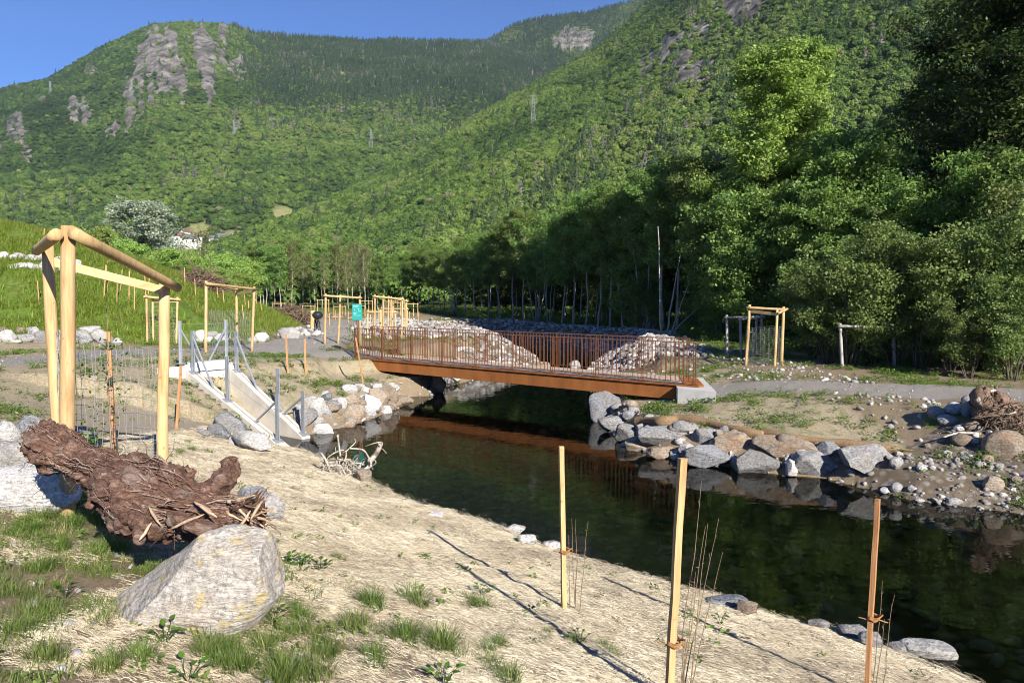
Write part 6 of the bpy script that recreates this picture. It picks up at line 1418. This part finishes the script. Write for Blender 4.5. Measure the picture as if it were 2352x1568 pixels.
cz, sz_ = np.cos(r_[:, 2]), np.sin(r_[:, 2]); r_[:, 1] = -np.arctan(zx * cz + zy * sz_); r_[:, 0] = np.arctan(-zx * sz_ + zy * cz)
scatter("straw", [strand(k) for k in range(5)], A, r_, rng.uniform(0.7, 1.25, n), rng.integers(0, 5, n), np.clip(0.5 + 0.5 * clump(A[:, 0], A[:, 1], 1.2, 23) + rng.normal(size=n) * 0.25, 0, 1), "loose straw fibres of the erosion matting on the near bank")
# pebbles and cobbles
M_PEB = (lambda t: t.done((lambda n: t.bsdf(t.mix(t.ramp(n, [(0.35, 0.5), (0.6, 0.0)]), t.ramp(t.attr('tint', 'INSTANCER'), [(0.0, (0.10, 0.09, 0.08)), (0.3, (0.24, 0.22, 0.20)), (0.6, (0.36, 0.345, 0.33)), (0.85, (0.52, 0.505, 0.48)), (1.0, (0.42, 0.33, 0.24))]), (0.12, 0.11, 0.10)), 0.85, t.bump(n, 0.4, 0.02)))(t.noise(6, 5, t.co(), 0.65))))(NT("pebbles"))
def peb(seed): 
    me = rock_mesh(seed, (1.0, 0.8, 0.6), M_PEB, 2, 4, 0.75, 0.12); return me
PEBS = [peb(900 + k) for k in range(7)]
def pebbles(name, A, lo, hi, label, p=2.2, tl=0.25, th_=0.98):
    n = len(A); s = lo + (hi - lo) * rng.uniform(0, 1, n) ** p; A = A.copy(); A[:, 2] += s * 0.2
    scatter(name, PEBS, A, rng.normal(size=(n, 3)) * (0.3, 0.3, 3), s[:, None] * rng.uniform(0.75, 1.25, (n, 3)), rng.integers(0, 7, n), rng.uniform(tl, th_, n), label)
A, _ = spread_pts(12000, 6.3, 17, 7, 18.5, lambda x, y, m: np.clip(m['cobble'], 0, 1) * sstep(-0.5, 0.3, clump(x, y, 1.8, 44))); pebbles("pebbles", A, 0.010, 0.075, "countless pebbles on the stony beach", 2.8, 0.05, 0.8)
A, _ = spread_pts(52000, -16, 12, 29, 90, lambda x, y, m: np.clip(m['cobble'], 0, 1) * np.where(y < 48, 1, 0.6)); pebbles("cobbles", A, 0.04, 0.24, "countless pale cobbles of the gravel field and stream banks", 2.0, 0.12, 0.92)
A, _ = spread_pts(9000, -6.5, 10, 10, 32, lambda x, y, m: (1 - m['water']) * (1 - m['straw']) * (1 - m['coir']) * (1 - m['path']) * (1 - m['cobble']) * 0.6); pebbles("pebbles", A, 0.02, 0.10, "pebbles between the boulders of the banks")
A, _ = spread_pts(16000, -20, 16, 12, 60, lambda x, y, m: m['path'] * 0.75); pebbles("gravel", A, 0.008, 0.035, "gravel scattered on the paths", 2.0, 0.3, 0.9)
A, _ = spread_pts(1500, -8, 3, 1.2, 9.5, lambda x, y, m: m['ngrass'] * 0.7); pebbles("pebbles", A, 0.008, 0.05, "small stones lying in the sparse near grass", 3.0)
A, _ = spread_pts(9000, -6, 14, 2, 40, lambda x, y, m: m['water']); pebbles("pebbles", A, 0.03, 0.16, "stones on the stream bed", 2.0, 0.1, 0.75)
# stones standing in the stream beyond the bridge
for i, (px, py, w, h, m, lb) in enumerate([(1322,836,24,22,'w',"rounded white stone standing in the stream behind the railing"),(1362,852,26,12,'w',"low white stone in the stream right of the rounded one"),(1248,842,30,24,'t',"stone at the tip of the cobble bar behind the railing")]):
    put_rock(px, py, w, h, lb, MATS[m], "stone", None, seed=600 + i, name="stone", sub=3)

# ---------------------------------------------------------------- far things: pylons, houses
M_PYL = plain_mat("pylon_steel", (0.34, 0.36, 0.38), 0.6, 0.3)
def pylon(px, py_b, py_t, label):
    b_ = mfind(px, py_b); Y = b_[1]; H = (py_b - py_t) / FPX * Y; th = thing("power_pylon", label, "pylon", b_); w0, w1 = H * 0.085, H * 0.016; r = max(0.16, Y * 0.00010); g = G()
    cs = [(-1, -1), (1, -1), (1, 1), (-1, 1)]
    for k in range(4):
        (a, c_), (a2, c2) = cs[k], cs[(k + 1) % 4]; g.tube([b_ + (a * w0, c_ * w0, -3), b_ + (a * w1, c_ * w1, H)], r, 4)
        for q in range(9):
            f, f2 = q / 9, (q + 1) / 9; wa, wb = w0 + (w1 - w0) * f, w0 + (w1 - w0) * f2
            g.tube([b_ + (a * wa, c_ * wa, H * f), b_ + (a2 * wb, c2 * wb, H * f2)], r * 0.6, 3, False); g.tube([b_ + (a2 * wa, c2 * wa, H * f), b_ + (a * wb, c_ * wb, H * f2)], r * 0.6, 3, False)
    g.obj("mast", M_PYL, th)
    for f in (0.72, 0.83, 0.94): G().tube([b_ + (-H * 0.13, 0, H * f), b_ + (0, 0, H * (f + .02)), b_ + (H * 0.13, 0, H * f)], r * 0.9, 4).obj("cross_arm", M_PYL, th)
pylon(135, 228, 197, "small lattice pylon on the left skyline of the mountain"); pylon(319, 246, 196, "lattice pylon right of the leftmost one, below the peak"); pylon(547, 322, 284, "lattice pylon near a pale rock in the middle of the left slope"); pylon(857, 352, 303, "lattice pylon on the wooded slope above the bridge's left end"); pylon(1224, 298, 226, "tallest looking thin lattice pylon on the nearer right slope")
M_WALLW = plain_mat("house_plaster", (0.74, 0.72, 0.68), 0.9, 0, 0.06); M_ROOF = plain_mat("house_roof", (0.20, 0.12, 0.09), 0.8, 0, 0.3, 1.0); M_ROOF2 = plain_mat("slate_roof", (0.15, 0.15, 0.16), 0.8, 0, 0.3, 1.0); M_WIN = plain_mat("dark_window", (0.03, 0.035, 0.04), 0.3)
def house(px, py, Y, w, h, label, rz=0.3, roof=M_ROOF):
    p = at_y(px, py, Y); th = thing("house", label, "house", (p[0], p[1], p[2] - 3)); c, s = math.cos(rz), math.sin(rz); d = w * 0.8
    X = np.array([c, s, 0]); D = np.array([-s, c, 0]); b_ = p - (0, 0, 3); Hh = h + 3
    G().frame_box(b_ + (0, 0, Hh / 2), X * w / 2, D * d / 2, (0, 0, Hh / 2)).add([b_ - X * w / 2 - D * d / 2 + (0, 0, Hh), b_ - X * w / 2 + D * d / 2 + (0, 0, Hh), b_ - X * w / 2 + (0, 0, Hh + w * 0.28), b_ + X * w / 2 - D * d / 2 + (0, 0, Hh), b_ + X * w / 2 + D * d / 2 + (0, 0, Hh), b_ + X * w / 2 + (0, 0, Hh + w * 0.28)], None, [(0, 1, 2), (3, 5, 4)]).obj("wall", M_WALLW, th)
    g = G()
    for sg_ in (-1, 1):
        e0, r0 = b_ + D * sg_ * d * 0.58 + (0, 0, Hh - w * 0.045), b_ + (0, 0, Hh + w * 0.29)
        g.frame_box((e0 + r0) / 2 + (0, 0, 0.12), X * w * 0.56, (e0 - r0) / 2, np.array([0, 0, 0.12]))
    g.obj("roof", roof, th)
    for k in (-.25, .25): G().frame_box(b_ + X * w * k - D * (d / 2 + 0.03) + (0, 0, 3 + h * .55), X * w * .07, D * .05, (0, 0, h * .16)).obj("window", M_WIN, th)
house(408, 560, 560, 9, 6, "white village house with its gable beside the silver poplar", 0.9); house(424, 553, 590, 9, 7, "tall white house standing highest in the village", 1.2); house(438, 563, 575, 10, 5, "white village house with a long dark roof", 0.2, M_ROOF2); house(494, 562, 600, 8, 5, "small white house right of the half bare tree", 0.2, M_ROOF2); house(514, 559, 610, 11, 5, "wider white house at the right end of the village", 0.1, M_ROOF2); house(310, 590, 300, 9, 3, "low pale house seen through the trees below the poplar", 0.1, M_ROOF2); house(452, 558, 585, 8, 5, "white house with a reddish roof in the village's middle", 0.4)
p = mfind(800, 183); house(798, 182, p[1] - 20, 22, 9, "white hut in a clearing high on the far mountain", 0.1)

# ---------------------------------------------------------------- air
t = NT("air"); pv = t.n("VolumePrincipled"); pv.inputs["Color"].default_value = (0.62, 0.80, 1.0, 1); pv.inputs["Density"].default_value = HAZE; pv.inputs["Anisotropy"].default_value = 0.1
t.l(pv.outputs[0], t.out.inputs["Volume"])
g = G().box((100, 1800, 700), (9000, 4100, 1406)); hz = g.obj("haze", t.m, None, False, (100, 1800, 700)); hz["kind"] = "stuff"; hz["label"] = "thin bluish air haze filling the valley"
